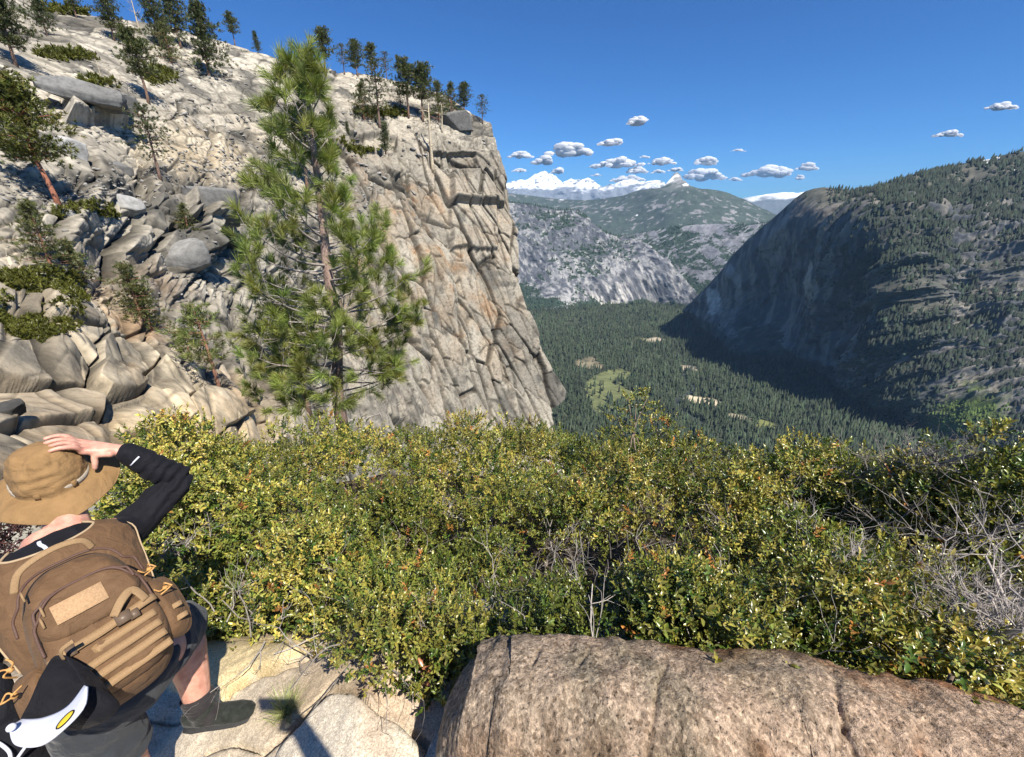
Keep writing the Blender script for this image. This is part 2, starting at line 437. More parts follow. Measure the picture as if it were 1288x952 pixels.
tag(mk('sunlit_valley_cliff', V, grid_faces(*sh[:2]), m_terr, None, True, c), 'pale grey granite cliff rising from the valley floor in full sun', 'cliff', kind='structure')
FB = (V.reshape(sh), frs.reshape(sh[:2]))

# ---- the big mountain on the right
top = [(861,393),(868,385),(880,372),(893,358),(905,345),(922,324),(940,305),(958,290),(975,276),(990,263),(1003,252),(1015,244),(1024,241),(1035,240),(1048,243),(1062,243),(1090,240),(1130,231),(1180,219),(1240,208),(1288,198),(1400,172),(1500,150)]
bot = [(861,399),(880,413),(900,430),(915,445),(950,456),(990,458),(1030,474),(1100,520),(1200,560),(1300,600),(1500,650)]
ctl = [(x, y, range_for_z(x, y, ZV)) for x, y in ((861,397),(880,413),(900,430),(915,445),(950,456),(990,458),(1030,474),(1100,520),(1200,560),(1300,600),(1500,650))]
ctl += [(880,372,2930),(905,345,2720),(940,305,2560),(975,276,2470),(1003,252,2430),(1024,241,2430),(1062,241,2450),(1090,236,2500),(1130,222,2620),(1180,206,2800),(1240,192,2950),(1288,178,3050),(1400,150,3100),(1500,130,3100),
        (940,390,2640),(960,330,2560),(1000,400,2430),(1010,330,2400),(1040,290,2320),(1060,340,2160),(1050,380,2190),(1060,432,2130),(1095,400,1985),(1130,335,1990),(1100,290,2110),(1180,280,2360),(1288,280,2450),(1180,380,2110),(1180,460,1970),(1288,400,2230),(1288,500,1990),(1400,300,2750),(1500,450,2150),(1110,470,1950)]
rfB = tps(ctl)
G, pxx, py = layer(top, bot, rfB, 900, 560, 16, .2)
sh = G.shape; V = G.reshape(-1, 3); x = V[:, 0]; y = V[:, 1]; z = V[:, 2]
# fluting: ribs that run down the slope (slope falls towards -x)
q1 = np.stack([x/900., (y+.45*z)/260., z/900.], -1)
xs = pxx[0]; right = sstep(1000, 1110, np.concatenate([pxx, np.repeat(pxx[-1:], sh[0]-pxx.shape[0], 0)]).ravel())
d = ridged(q1*1.1, 5, 71)*(58+40*right) + ridged(np.stack([x/170., (y+.5*z)/62., z/190.], -1), 4, 73)*(15+40*right) + fbm(V/28., 3, 75)*(3+7*right)
nv = grid_normals(G).reshape(-1, 3); nv = nv*np.sign((nv*-V).sum(1, keepdims=True))
fz = sstep(0, 70, z-ZV)*.92+.08
hv = np.concatenate([np.repeat(np.linspace(0, 1, pxx.shape[0]), sh[1]), np.ones((sh[0]-pxx.shape[0])*sh[1])]); V = V + nv*(d*fz*(1-.75*sstep(.86, 1, hv)))[:, None]
n2 = grid_normals(V.reshape(sh)).reshape(-1, 3)
sl = np.abs(n2[:, 2])
frs = sstep(-.12, .2, fbm(V/260., 5, 76)*.9 + (right-.95)*.5 + .9*sstep(.35, .75, sl) + .7*sstep(-60, 60, z) - .22 + .5*sstep(-560, -650, z)*right + .8*sstep(-610, -670, z))
st = fbm(V/np.array([60., 22., 170.]), 4, 77)
c = lerp3(np.repeat(ca(.085, .09, .098), len(V), 0), np.repeat(ca(.25, .225, .195), len(V), 0), sstep(-.35, .35, st+.3*fbm(V/400., 3, 78)))
def sunlit_spot(px, py, rx, rz, amt, colr):  # pale colour painted on the shaded wall in place of sunlit outcrops
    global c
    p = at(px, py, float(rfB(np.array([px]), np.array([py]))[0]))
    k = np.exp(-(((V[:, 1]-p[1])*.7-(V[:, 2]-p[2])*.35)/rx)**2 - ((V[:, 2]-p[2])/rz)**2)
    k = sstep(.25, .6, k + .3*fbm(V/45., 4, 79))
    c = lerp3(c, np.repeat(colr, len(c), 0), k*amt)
sunlit_spot(905, 380, 60, 75, .9, ca(.55, .53, .5))
sunlit_spot(1035, 350, 45, 110, .8, ca(.42, .37, .31))
sunlit_spot(935, 345, 30, 60, .5, ca(.4, .38, .36))
c = lerp3(c, np.repeat(ca(.045, .050, .032), len(V), 0), frs*.7)
snw = sstep(.25, .32, fbm(V/np.array([60., 60., 25.]), 4, 81))*np.exp(-((V-at(1200, 237, 3000))**2).sum(1)/(230.**2))
c = lerp3(c, np.repeat(ca(.85, .87, .9), len(V), 0), np.clip(snw*4, 0, 1))
gp = at(1205, 512, float(rfB(np.array([1205.]), np.array([512.]))[0]))
grn = np.exp(-((V-gp)**2).sum(1)/(130.**2))
c = lerp3(c, np.repeat(ca(.075, .11, .03), len(V), 0), sstep(.4, .8, grn+.3*fbm(V/40., 3, 82)))
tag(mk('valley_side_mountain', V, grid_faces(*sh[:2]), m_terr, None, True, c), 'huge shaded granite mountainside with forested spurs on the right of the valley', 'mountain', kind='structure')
FC = (V.reshape(sh), (frs*(.15+.85*right)).reshape(sh[:2]), right.reshape(sh[:2]))

# ---- forests as cones
def scatter(G, mask, n, rng, hmin, hmax, colr, rmin=0):
    nr, nc = mask.shape
    nr -= 1; nc -= 1
    A = np.linalg.norm(np.cross(G[:-1, 1:]-G[:-1, :-1], G[1:, :-1]-G[:-1, :-1]), axis=2)
    w = (A*mask[:-1, :-1]); w[~np.isfinite(w)] = 0; w = w.ravel()
    idx = rng.choice(len(w), n, p=w/w.sum()); i, j = idx//nc, idx % nc; a, b = rng.random(n)[:, None], rng.random(n)[:, None]
    p = G[i, j] + (G[i, j+1]-G[i, j])*a + (G[i+1, j]-G[i, j])*b
    h = rng.uniform(hmin, hmax, n)
    cc = colr*rng.uniform(.6, 1.5, (n, 1))*(1+rng.uniform(-.12, .12, (n, 3)))
    return p, h, cc
rg = np.random.default_rng(5)
p, h, cc = scatter(FB[0], FB[1]**2, 7000, rg, 14, 30, FOR*1.2)
V1, F1_, c1 = cones(p, h, rg, cc)
tag(mk('cliff_ledge_forest', V1, F1_, m_tree, None, False, c1), 'tiny dark conifers on the ledges and foot of the pale cliff', 'forest', kind='stuff')
p, h, cc = scatter(FA[0], FA[1]**2, 9000, rg, 14, 30, FOR*1.2)
V1, F1_, c1 = cones(p, h, rg, cc)
tag(mk('valley_head_forest', V1, F1_, m_tree, None, False, c1), 'far conifer woods on slopes at the head of the valley', 'forest', kind='stuff')
mask = FC[1].copy(); 
p, h, cc = scatter(FC[0], mask**2.2*np.clip(.5+1.6*fbm(FC[0].reshape(-1, 3)/130., 4, 99).reshape(mask.shape), .04, 2)+.02*FC[2], 40000, rg, 8, 24, ca(.030, .040, .027))
gr = np.exp(-((p-gp)**2).sum(1)/(105.**2)) > .35
cc[gr] = ca(.085, .125, .032)*rg.uniform(.6, 1.3, (gr.sum(), 1)); h[gr] *= .6
V1, F1_, c1 = cones(p, h, rg, cc, .24)
tag(mk('mountainside_forest', V1, F1_, m_tree, None, False, c1), 'conifer forest covering the ribs and top of the right hand mountain', 'forest', kind='stuff')

# ---- valley floor
th = np.linspace(-1.5, 1.5, 420); rr = np.concatenate([np.geomspace(150, 7000, 460), [9000, 13000, 22000]])
T, R = np.meshgrid(th, rr); G = np.stack([np.sin(T)*R, np.cos(T)*R, np.full(T.shape, ZV)], -1)
V = G.reshape(-1, 3)
clear = []   # (px, py, half width px, half height px, colour)
for px, py, rx, ry, cl in [(768,490,34,25,(.135,.15,.062)),(745,458,16,7,(.2,.17,.11)),(808,426,12,3,(.16,.16,.08)),(822,428,12,4,(.40,.34,.25)),(886,504,24,5,(.52,.44,.30)),(866,464,13,4,(.36,.30,.22)),(960,536,13,6,(.17,.18,.06)),(930,525,13,4,(.3,.26,.18)),(947,569,10,4,(.25,.24,.2))]:
    p0 = at(px, py, range_for_z(px, py, ZV)); p1 = at(px+rx, py, range_for_z(px+rx, py, ZV)); p2 = at(px, py-ry, range_for_z(px, py-ry, ZV)); p3 = at(px, py+ry, range_for_z(px, py+ry, ZV))
    clear.append((p0, np.linalg.norm(p1-p0), np.linalg.norm(p2-p3)/2, cl))
def clearing(Q):
    m = np.zeros(len(Q)); cc = np.zeros((len(Q), 3)); nz = fbm(Q[:, :3]/70., 4, 91)
    for p0, a, b, cl in clear:
        e = unit(p0[:2]); s = np.array([e[1], -e[0]]); dq = Q[:, :2]-p0[:2]
        k = (dq@s/a)**2 + (dq@e/b)**2 + nz*1.7
        w_ = sstep(1.15, .85, k); cc = cc*(1-w_[:, None]) + np.array(cl)*w_[:, None]; m = np.maximum(m, w_)
    return m, cc
m, cc = clearing(V)
c = np.repeat(ca(.055, .065, .036), len(V), 0)*(1+.4*fbm(V/90., 4, 92)[:, None]); c = lerp3(c, cc, np.clip(m, 0, 1)) if False else c*(1-m[:, None]) + cc*m[:, None]*(1+.25*fbm(V/25., 3, 93)[:, None])
# the river
rv = [(905,560),(885,535),(862,520),(850,505),(872,490),(858,474),(868,460),(845,440),(835,420)]
rp = np.array([at(a, b, range_for_z(a, b, ZV)) for a, b in rv])
rs = smooth_path(rp, 12)
near = (V[:, 1] < 3500) & (V[:, 1] > 900)
dr = np.full(len(V), 1e6); idx = np.where(near)[0]
dr[idx] = np.sqrt(((V[idx, None, :2]-rs[None, :, :2])**2).sum(2)).min(1)
c[dr < 11] = (.04, .05, .05)
tag(mk('valley_floor', V, grid_faces(len(rr), len(th)), m_vfloor, None, True, c), 'flat valley floor with meadows and sandbars among the conifers', 'ground', kind='structure')
rg = np.random.default_rng(8)
n = 150000
lx = rg.uniform(630, 1420, n*3); ly = 372 + (680-372)*rg.random(n*3)**1.0
r_ = range_for_z(lx, ly, ZV); wgt = r_**2.2; wgt /= wgt.max()
keep = rg.random(n*3) < np.clip(wgt*2.0+.12, 0, 1)
pp = at(lx, ly, r_)[keep]
m, _ = clearing(pp); pp = pp[(m < .5) | (rg.random(len(pp)) < .06)]
dd = np.sqrt(((pp[:, None, :2]-rs[None, ::3, :2])**2).sum(2)).min(1); pp = pp[dd > 15]
dn = fbm(pp/160., 4, 95); pp = pp[dn > -.42]
pp = rg.permutation(pp)[:110000]; n = len(pp)
h = (14+26*rg.random(n)**1.6)*(1+.3*fbm(pp/200., 2, 96))
near_ = rg.random(n); cc = (ca(.043, .058, .033)*(1+.6*fbm(pp/200., 4, 97)[:, None]))*rg.uniform(.55, 1.45, (n, 1))*(1+rg.uniform(-.1, .1, (n, 3)))
V1, F1_, c1 = cones(pp, h, rg, cc, .17, 5, 2)
tag(mk('valley_forest', V1, F1_, m_tree, None, False, c1), 'dense conifer forest filling the valley floor', 'forest', kind='stuff')

# ---- clouds, beyond and above the haze
m_cloud, cn, cb = nmat('cloud_white')
cb.inputs['Base Color'].default_value = (.95, .95, .96, 1); cb.inputs['Roughness'].default_value = 1; cb.inputs['Specular IOR Level'].default_value = 0
ct = N(cn, 'ShaderNodeBsdfTranslucent'); ct.inputs[0].default_value = (.97, .97, .98, 1); cm = N(cn, 'ShaderNodeMixShader'); cm.inputs[0].default_value = .6
cn.links.new(cb.outputs[0], cm.inputs[1]); cn.links.new(ct.outputs[0], cm.inputs[2]); cn.links.new(cm.outputs[0], cn.nodes['Material Output'].inputs[0])
cl = [(803,152,13,6),(655,195,14,5),(684,202,14,6),(716,189,26,10),(770,179,16,5),(780,205,31,7),(748,209,7,3),(801,214,11,5),(832,203,15,5),(888,203,14,6),(884,220,25,8),(829,216,9,3),(850,213,9,3),(811,197,6,2),(969,216,28,8),(1015,210,12,5),(1006,223,6,3),(929,189,9,2),(925,225,8,3),(1195,168,17,5),(1262,133,16,5),(703,215,10,4),(653,214,9,3),(790,225,22,5),(750,220,8,2)]
rc = np.random.default_rng(21)
ico = bpy.data.meshes.new('t'); 
import bmesh
bm = bmesh.new(); bmesh.ops.create_icosphere(bm, subdivisions=3, radius=1); 
IV = np.array([v.co[:] for v in bm.verts]); IF = np.array([[v.index for v in f.verts] for f in bm.faces]); bm.free()
bpy.data.meshes.remove(ico)
CL_D = 30000.
cloud_kinds = ['small round white cumulus puff', 'flat wispy white cloud scrap', 'broad flat bottomed white cumulus cloud']
CLL = ['round cloud puff highest of those above the snowy range', 'small cloud puff at the left end, just right of the cliff rim', 'cloud puff below and left of the broad one above the snowy range', 'broad puffy cloud above the snowy range, largest on the left',
 'narrow cloud scrap right of and above the broad left one', 'wide flat cloud above the middle of the snowy range', 'tiny puff joined to the left end of the wide flat cloud', 'small puff just under the right half of the wide flat cloud', 'oval cloud right of the wide flat cloud',
 'rounded cloud standing above the wide one right of the pyramid peak', 'wide cloud close above the slope right of the pyramid peak', 'faint scrap just above left of the pyramid peak', 'faint scrap just above the tip of the pyramid peak', 'tiny wisp above the gap between the wide flat cloud and the oval one',
 'large thick cloud alone above the shoulder of the dark ridge', 'small oval cloud right of the large thick one', 'tiny wisp under the small oval cloud right of the large thick one', 'tiny flat wisp high between the peak and the large thick cloud', 'tiny scrap left of the foot of the large thick cloud',
 'flat cloud alone above the right hand mountain', 'cloud cut by the right edge of the sky', 'small scrap below the broad left cloud near the snow', 'lowest left scrap touching the snowy skyline', 'long low cloud resting on the middle of the snowy range', 'thin scrap resting on the snow left of the long low cloud']
for k, (px, py, hw, hh_) in enumerate(cl):
    p0 = P(px, py, CL_D); s = CL_D/F; mb = MB()
    nb = int(10+hw*2.2)
    for i in range(nb):
        u = rc.normal(0, .48); u = max(-1, min(1, u)); a = hh_*s*rc.uniform(.28, .72)*(1-.45*abs(u))
        ctr = p0 + np.array([u*hw*s, rc.uniform(-1, 1)*hh_*s, (-.45*hh_*s)+rc.uniform(0, 1.05)*hh_*s*(1-u*u)])
        Vv = IV*np.array([a*rc.uniform(1.3, 2.0), a*1.2, a*.72])
        Vv = Vv*(1+.42*fbm(IV*2.2+k*9+i*3, 5, 100+i, .6)[:, None])
        
        mb.add(Vv+ctr, IF)
    o = mb.build('cloud', m_cloud, None, True, loc=p0)
    tag(o, CLL[k], 'cloud', 'small clouds low in the blue sky')

# ---- haze
hx = 24000.; 
def boxmesh(a, b):
    V = np.array([(x, y, z) for x in (a[0], b[0]) for y in (a[1], b[1]) for z in (a[2], b[2])], float)
    Q = np.array([(0, 1, 3, 2), (4, 6, 7, 5), (0, 4, 5, 1), (2, 3, 7, 6), (0, 2, 6, 4), (1, 5, 7, 3)])
    return V, Q
m_haze = bpy.data.materials.new('haze'); m_haze.use_nodes = True
hn = m_haze.node_tree; hn.nodes.remove(hn.nodes['Principled BSDF'])
pv = hn.nodes.new('ShaderNodeVolumePrincipled'); pv.inputs['Color'].default_value = (.40, .66, 1, 1); pv.inputs['Density'].default_value = 2.3e-5; pv.inputs['Anisotropy'].default_value = .0
hn.links.new(pv.outputs[0], hn.nodes['Material Output'].inputs['Volume'])
HAZE_ON = True
if HAZE_ON:
    V, Q = boxmesh((-23500, -500, ZV-1), (23500, 25000, 1400))
    hz = mk('haze', V, Q, m_haze); tag(hz, 'thin blue air haze filling the valley', 'haze', kind='stuff')
# ================================================================== the granite hillside and cliff on the left
SKY = [(-150,-75),(0,-28),(60,8),(95,16),(150,24),(200,30),(280,52),(330,68),(390,82),(440,90),(480,97),(520,108),(560,120),(600,146),(618,157)]
EDGE = [(157,618),(175,622),(200,632),(225,639),(250,643),(280,648),(310,651),(340,653),(370,657),(395,665),(420,676),(440,684),(460,692),(480,705),(492,712),(502,711),(512,700),(522,692),(545,698),(575,708),(620,722),(700,745)]
CCTL = [(-150,-75,110),(0,-25,112),(60,8,112),(150,24,112),(280,52,118),(390,82,122),(480,97,128),(560,120,128),(618,157,118),
  (-150,60,62),(0,60,70),(100,60,84),(200,80,90),(300,110,98),(400,140,102),(500,150,112),(560,150,114),
  (-150,150,44),(0,150,46),(100,150,56),(200,160,66),(300,190,76),(400,200,88),(520,220,100),(600,220,108),(640,250,106),
  (-150,240,33),(0,240,34),(100,245,37),(180,250,45),(250,250,52),(330,290,58),(430,290,76),(540,290,92),(610,300,98),(650,300,101),
  (-150,330,25),(0,340,25),(100,350,29),(200,350,36),(300,380,44),(400,380,62),(500,380,76),(600,380,88),(655,370,95),
  (-150,420,19),(0,425,19),(100,425,21),(200,430,27),(300,450,32),(400,470,46),(500,470,66),(600,470,80),(690,470,89),(712,495,90),
  (-150,495,15),(0,495,15.5),(100,495,17),(200,495,19),(300,500,24),(400,550,34),(500,560,54),(600,560,70),(700,570,78),
  (-150,560,10),(0,560,10.5),(100,560,12),(200,560,14.5),(300,570,18),(400,620,26),(500,650,40),(600,660,52),(740,690,64),
  (-150,660,6.2),(0,660,6.6),(100,660,7.6),(200,660,9.5),(300,680,13),(400,700,18),(740,720,58)]
rC = tps(CCTL)
nc, nr = 1180, 980
u = np.concatenate([np.linspace(0, 1, nc)]); v = np.linspace(0, 1, nr)
U, Vv_ = np.meshgrid(u, v)
topx = -150 + U*768.; ty = np.interp(topx, [a for a, b in SKY], [b for a, b in SKY])
PY = 700 + (ty-700)*Vv_
EX = np.interp(PY, [a for a, b in EDGE], [b for a, b in EDGE])
PX = -150 + U*(EX+150); 
RR = rC(PX, PY)
# the face bends away towards the edge
G = at(PX, PY, RR)
gn = grid_normals(G); gn = gn*np.sign((gn*-G).sum(2, keepdims=True))
# fold the sheet over behind both skylines
NB = 14
def fold_cols(G):
    last = G[:, -1]; ext = []
    hd = np.linalg.norm(last[:, :2], axis=1, keepdims=True); dr = last.copy(); dr[:, 2] = 0; dr = unit(dr); lf = np.stack([-dr[:, 1], dr[:, 0], 0*dr[:, 0]], -1)
    for k in range(1, NB+1):
        s = (k/NB)**1.6*40
        ext.append(last*(1+0*s) + dr*s + lf*s*.25 + np.array([0, 0, 1])*(last[:, 2:3]/hd)*s)
    return np.concatenate([G, np.array(ext).transpose(1, 0, 2)], 1)
def fold_rows(G):
    last = G[-1]; ext = []
    hd = np.linalg.norm(last[:, :2], axis=1, keepdims=True); dr = last.copy(); dr[:, 2] = 0; dr = unit(dr)
    for k in range(1, NB+1):
        s = (k/NB)**1.6*60
        ext.append(last + dr*s + np.array([0, 0, 1])*((last[:, 2:3]/hd)*s - .25*s*(k/NB)))
    return np.concatenate([G, np.array(ext)], 0)
sm = G
gnv = gn.reshape(-1, 3); V = G.reshape(-1, 3).astype(np.float32)
px_, py_ = PX.ravel(), PY.ravel(); rr_ = RR.ravel()
# two rock regimes: slabby hillside (left / top), jointed steep cliff (right)
cl_m = sstep(-30, 50, (px_-400) + (py_-330)*-.15 + 25*fbm(V/12., 3, 5)) * sstep(150, 210, py_ + (px_-560)*-.35)
def rot(axis, a):
    return np.array(Matrix.Rotation(math.radians(a), 3, Vector(axis)))
def blocks(V, R, L, seed, hard=.10, warp=.35, wl=1.0):
    """fractured blocks: displacement (per unit), crack mask, id"""
    L = np.array(L, float); W = V/(np.max(L)*wl)
    wv = np.stack([fbm(W, 3, seed+20), fbm(W+7.7, 3, seed+21), fbm(W+3.3, 3, seed+22)], -1)*warp
    Q = (V@np.array(R).T)/L + wv
    f1, f2, idh, off = voronoi(Q, seed)
    e = f2-f1
    th = idh*6.283*7.
    tilt = off[:, 0]*np.cos(th)*1.0 + off[:, 1]*np.sin(th) + off[:, 2]*np.cos(th*1.7)*.9
    cr = 1-sstep(0, hard, e)
    return (idh-.5)*1.1 + tilt*.75, cr, idh, e
# frames: hillside sheets dip gently; cliff joints run down to the right
RH = rot((0, 1, 0), 17)@rot((1, 0, 0), -18)
RCf = rot((0, 1, 0), 33)@rot((0, 0, 1), 35)
hd_, hc_, hi_, he_ = blocks(V, RH, (10., 8., 3.0), 201)
h2, c2, i2, e2 = blocks(V, RH, (3.4, 3.0, 1.3), 211, .12)
h3, c3, i3, e3 = blocks(V, RH, (1.1, 1.0, .6), 221, .16)
hB, cB, iB, eB = blocks(V, rot((0, 1, 0), 8), (6., 5., 5.), 251, .07)
k1, kc1, ki1, ke1 = blocks(V, RCf, (3.8, 5., 24.), 231, .05, .22)
k2, kc2, ki2, ke2 = blocks(V, RCf, (1.7, 2.3, 9.), 241, .07, .30)
k3, kc3, ki3, ke3 = blocks(V, RCf, (.75, .9, 1.7), 243, .12, .3)
near = sstep(38, 18, rr_)       # close ledges keep finer relief
mid = sstep(-.15, .25, fbm(V/16., 3, 260))        # zones of rubble
gul = np.exp(-((px_-235)/75.)**2-((py_-290)/70.)**2)          # blocky gully
hil = hd_*1.0*(1-.35*near) - hc_*.95 + (h2*.42 - c2*.42)*(1-.55*near) + (h3*.13-c3*.11)*(.1+.9*mid)*(1-.5*near) + (hB*1.5 - cB*1.1)*np.clip(gul*1.2+.18, 0, 1)
clf = (k1*1.25)*(.35+1.1*sstep(-.2, .25, fbm(V/13.+6, 3, 295))) - kc1*1.35 + k2*.42 - kc2*.48 + (k3*.10 - kc3*.12)*sstep(-.2, .2, fbm(V/9., 3, 291)) + (hB*.9-cB*.6)*sstep(.1, .35, fbm(V/22.+2, 3, 292))
hN, cN, iN, eN = blocks(V, rot((0, 0, 1), 25)@rot((0, 1, 0), 10), (4.2, 3.4, 1.5), 281, .055, .25)
hil = hil*(1-.8*near) + near*(hN*1.1 - cN*1.5)
hil = hil*(1 - .86*(1-near)*sstep(-.30, .0, fbm(V/20.+4, 3, 262))*(1-np.clip(gul*1.3, 0, 1)))   # smooth slabs
def ledges(axis, L, wscale, warp, seed, sharp=.78):
    t = V@unit(np.array(axis))/L + warp*fbm(V/wscale, 4, seed); n_ = np.floor(t); fr = t-n_
    a_ = _h(n_.astype(np.int64), np.zeros(len(V), np.int64), np.zeros(len(V), np.int64), seed)
    m_ = sstep(-.15, .2, fbm(V/(wscale*.7)+n_[:, None]*3.7, 2, seed+1))*(.3+.9*a_)
    return (fr*sstep(1.0, sharp, fr)-.4)*m_, sstep(sharp, 1.0, fr)*m_
l1, s1 = ledges((.22, -.25, 1.), 2.6, 14., .9, 271); l2, s2 = ledges((.10, -.2, 1.), .95, 6., .9, 275)
hil = hil + (1-near*.5)*(1-gul*.6)*(l1*1.35 + l2*.50)
D = hil*(1-cl_m) + clf*cl_m + fbm(V/4., 4, 263)*.18*(1-.6*near) + fbm(V/.9, 3, 264)*.06
D = D*np.clip(rr_/40., .22, 1.0)*(1-.45*sstep(250, 120, py_)*(1-cl_m))
# a few sculpted features: (px, py, rx, ry, out, tilt)
for fx, fy, rx, ry, amp in [(250,262,26,23,1.2),(600,238,34,22,2.4),(595,285,30,30,1.3),(120,140,40,18,1.6),(570,200,30,10,-1.6),(470,180,30,14,-1.5)]:
    r0 = float(rC(np.array([fx]), np.array([fy]))[0])
    a = np.abs((px_-fx)/rx); b = np.abs((py_-fy)/ry); k = np.maximum(a, b) + .035*fbm(V/(r0*.09), 2, 270)
    D = D + sstep(1.04, .93, k)*amp*(1+.0*a)
# horizontal ledges on the near wall: overhanging lips (rows of blocks)
Dg = D.reshape(PX.shape)
for _ in range(2):
    Dp = np.pad(Dg, 1, mode='edge'); Dg = (Dp[1:-1, 1:-1]*2 + Dp[:-2, 1:-1] + Dp[2:, 1:-1] + Dp[1:-1, :-2] + Dp[1:-1, 2:])/6
D = Dg.ravel()
V2 = V + gnv*D[:, None]
# push up/out so ledge tops overhang slightly

edgefade = np.ones(len(V))
G2 = V2.reshape(G.shape)
G3 = fold_rows(fold_cols(G2))
# colours
n2 = grid_normals(G2).reshape(-1, 3); up = np.abs(n2[:, 2])
grey = ca(.22, .205, .18); pale = ca(.37, .345, .30); dark = ca(.10, .098, .092); tan = ca(.31, .225, .145); cream = ca(.42, .35, .25); oran = ca(.33, .185, .09)
one = np.ones(len(V))
idm = (hi_*(1-near)+iN*near)*(1-cl_m)+ki1*cl_m; idf = i2*(1-cl_m)+ki2*cl_m
b0 = fbm(V/9., 5, 301); b1 = fbm(V/2.2, 4, 302); b2 = fbm(V/.6, 3, 303)
c = lerp3(np.repeat(grey, len(V), 0), np.repeat(pale, len(V), 0), sstep(-.45, .45, b0*.8+(idf-.5)*.7+b1*.4))
lich = sstep(.02, .40, fbm(V/np.array([3.5, 3.5, 2.4])+8, 5, 305) + (idm-.5)*.5 + .10*b1 - .0 - .12*cl_m)
c = lerp3(c, np.repeat(dark, len(V), 0), lich*.85)
# warm stained faces low on the cliff and on the near ledges
wreg = np.exp(-((px_-500)/95.)**2-((py_-330)/110.)**2)*1.0 + np.exp(-((px_-620)/55.)**2-((py_-420)/130.)**2)*.55 + sstep(430, 520, py_)*.75*sstep(420, 300, px_) + np.exp(-((px_-150)/80.)**2-((py_-410)/60.)**2)*.8
warm = np.clip(wreg, 0, 1)*sstep(-.25, .35, fbm(V/np.array([3., 3., 5.]), 4, 308) + (ki2-.5)*.6)
c = lerp3(c, np.repeat(tan, len(V), 0), warm*.6)
c = lerp3(c, np.repeat(oran, len(V), 0), warm*sstep(.12, .42, fbm(V/2.6+5, 4, 309))*(.72-.5*near))
cr_reg = np.exp(-((px_-255)/70.)**2-((py_-190)/38.)**2) + .8*np.exp(-((px_-170)/200.)**2-((py_-540)/45.)**2)
c = lerp3(c, np.repeat(cream, len(V), 0), np.clip(cr_reg, 0, 1)*sstep(-.4, .2, b0+b1*.5)*.9)
wht = np.exp(-((px_-262)/32.)**2-((py_-178)/14.)**2)
c = lerp3(c, np.repeat(ca(.52, .49, .43), len(V), 0), sstep(.2, .9, wht+.15*b1)*.3)
# upper hillside is bleached
c = c*(1+.28*sstep(260, 120, py_)*(1-cl_m)*(1-lich))[:, None]
# dark water stains down steep faces
stn = sstep(.15, .5, fbm(V/np.array([.7, .7, 7.]), 4, 311))*sstep(.75, .4, up)*sstep(18, 30, rr_)
c = c*(1-.45*stn)[:, None]
crack = np.maximum.reduce([hc_*(1-cl_m)*.8, c2*(1-cl_m)*.6, kc1*cl_m, kc2*cl_m*.7, s1*(1-cl_m)*1.1, s2*(1-cl_m)*.8, cN*near*(1-cl_m)])
c = c*(1-.66*crack)[:, None]
c = c*(1+.55*near)[:, None]*(1-.16*cl_m*sstep(140, 200, py_))[:, None]*(1+near[:, None]*np.array([.06, .0, -.10]))*np.array([1.02, .99, .92])*(1+.16*b2)[:, None]*(1+.0*one)[:, None]
Cg = c.reshape(G2.shape)
Cg = np.concatenate([Cg, np.repeat(Cg[:, -1:], NB, 1)], 1); Cg = np.concatenate([Cg, np.repeat(Cg[-1:], NB, 0)], 0)
m_cliff = mat_attr('cliff_granite', 2.2, .30, .9, (.55, .12), .2, 9)
tag(mk('granite_hillside', G3.reshape(-1, 3), grid_faces(*G3.shape[:2]), m_cliff, None, False, np.clip(Cg, .01, .8).reshape(-1, 3)), 'fractured granite hillside and cliff', 'cliff', kind='structure')
def hill_at(px, py):
    """point of the hillside under a pixel (base sheet + relief)"""
    k = np.argmin((px_-px)**2 + (py_-py)**2); return V2[k].astype(float), gnv[k]

# ---- boulders lying on the slope
_bm = bmesh.new(); bmesh.ops.create_cube(_bm, size=2); bmesh.ops.subdivide_edges(_bm, edges=_bm.edges[:], cuts=14, use_grid_fill=True)
CV = np.array([v.co[:] for v in _bm.verts]); CF = np.array([[v.index for v in f.verts] for f in _bm.faces]); _bm.free()
def boulder(name, loc, dims, rz, seed, col, roundness=.5, mat=None, rough=1.0, tilt=0):
    rb = np.random.default_rng(seed)
    Vb = CV.copy(); sph = unit(Vb)*1.25; Vb = Vb*(1-roundness) + sph*roundness
    for _ in range(7):                                  # planar cuts
        n_ = unit(rb.normal(size=3)); dcut = rb.uniform(.75, 1.0)
        t = Vb@n_ - dcut; Vb = Vb - np.outer(np.maximum(t, 0), n_)
    Vb = Vb*(1+rough*.07*fbm(Vb*1.6+seed, 4, seed)[:, None]) + rough*.03*np.stack([fbm(Vb*5+seed, 3, seed+1), fbm(Vb*5+9+seed, 3, seed+2), fbm(Vb*5+17+seed, 3, seed+3)], -1)
    Vb = Vb*np.array(dims)*.5
    Vb = Vb@rot((1, 0, 0), tilt).T@rot((0, 0, 1), rz).T
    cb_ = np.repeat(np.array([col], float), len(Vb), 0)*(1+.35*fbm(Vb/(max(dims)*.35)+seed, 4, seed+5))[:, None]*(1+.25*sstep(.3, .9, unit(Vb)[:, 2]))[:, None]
    return mk(name, Vb, CF, mat or m_cliff, None, False, cb_, loc)
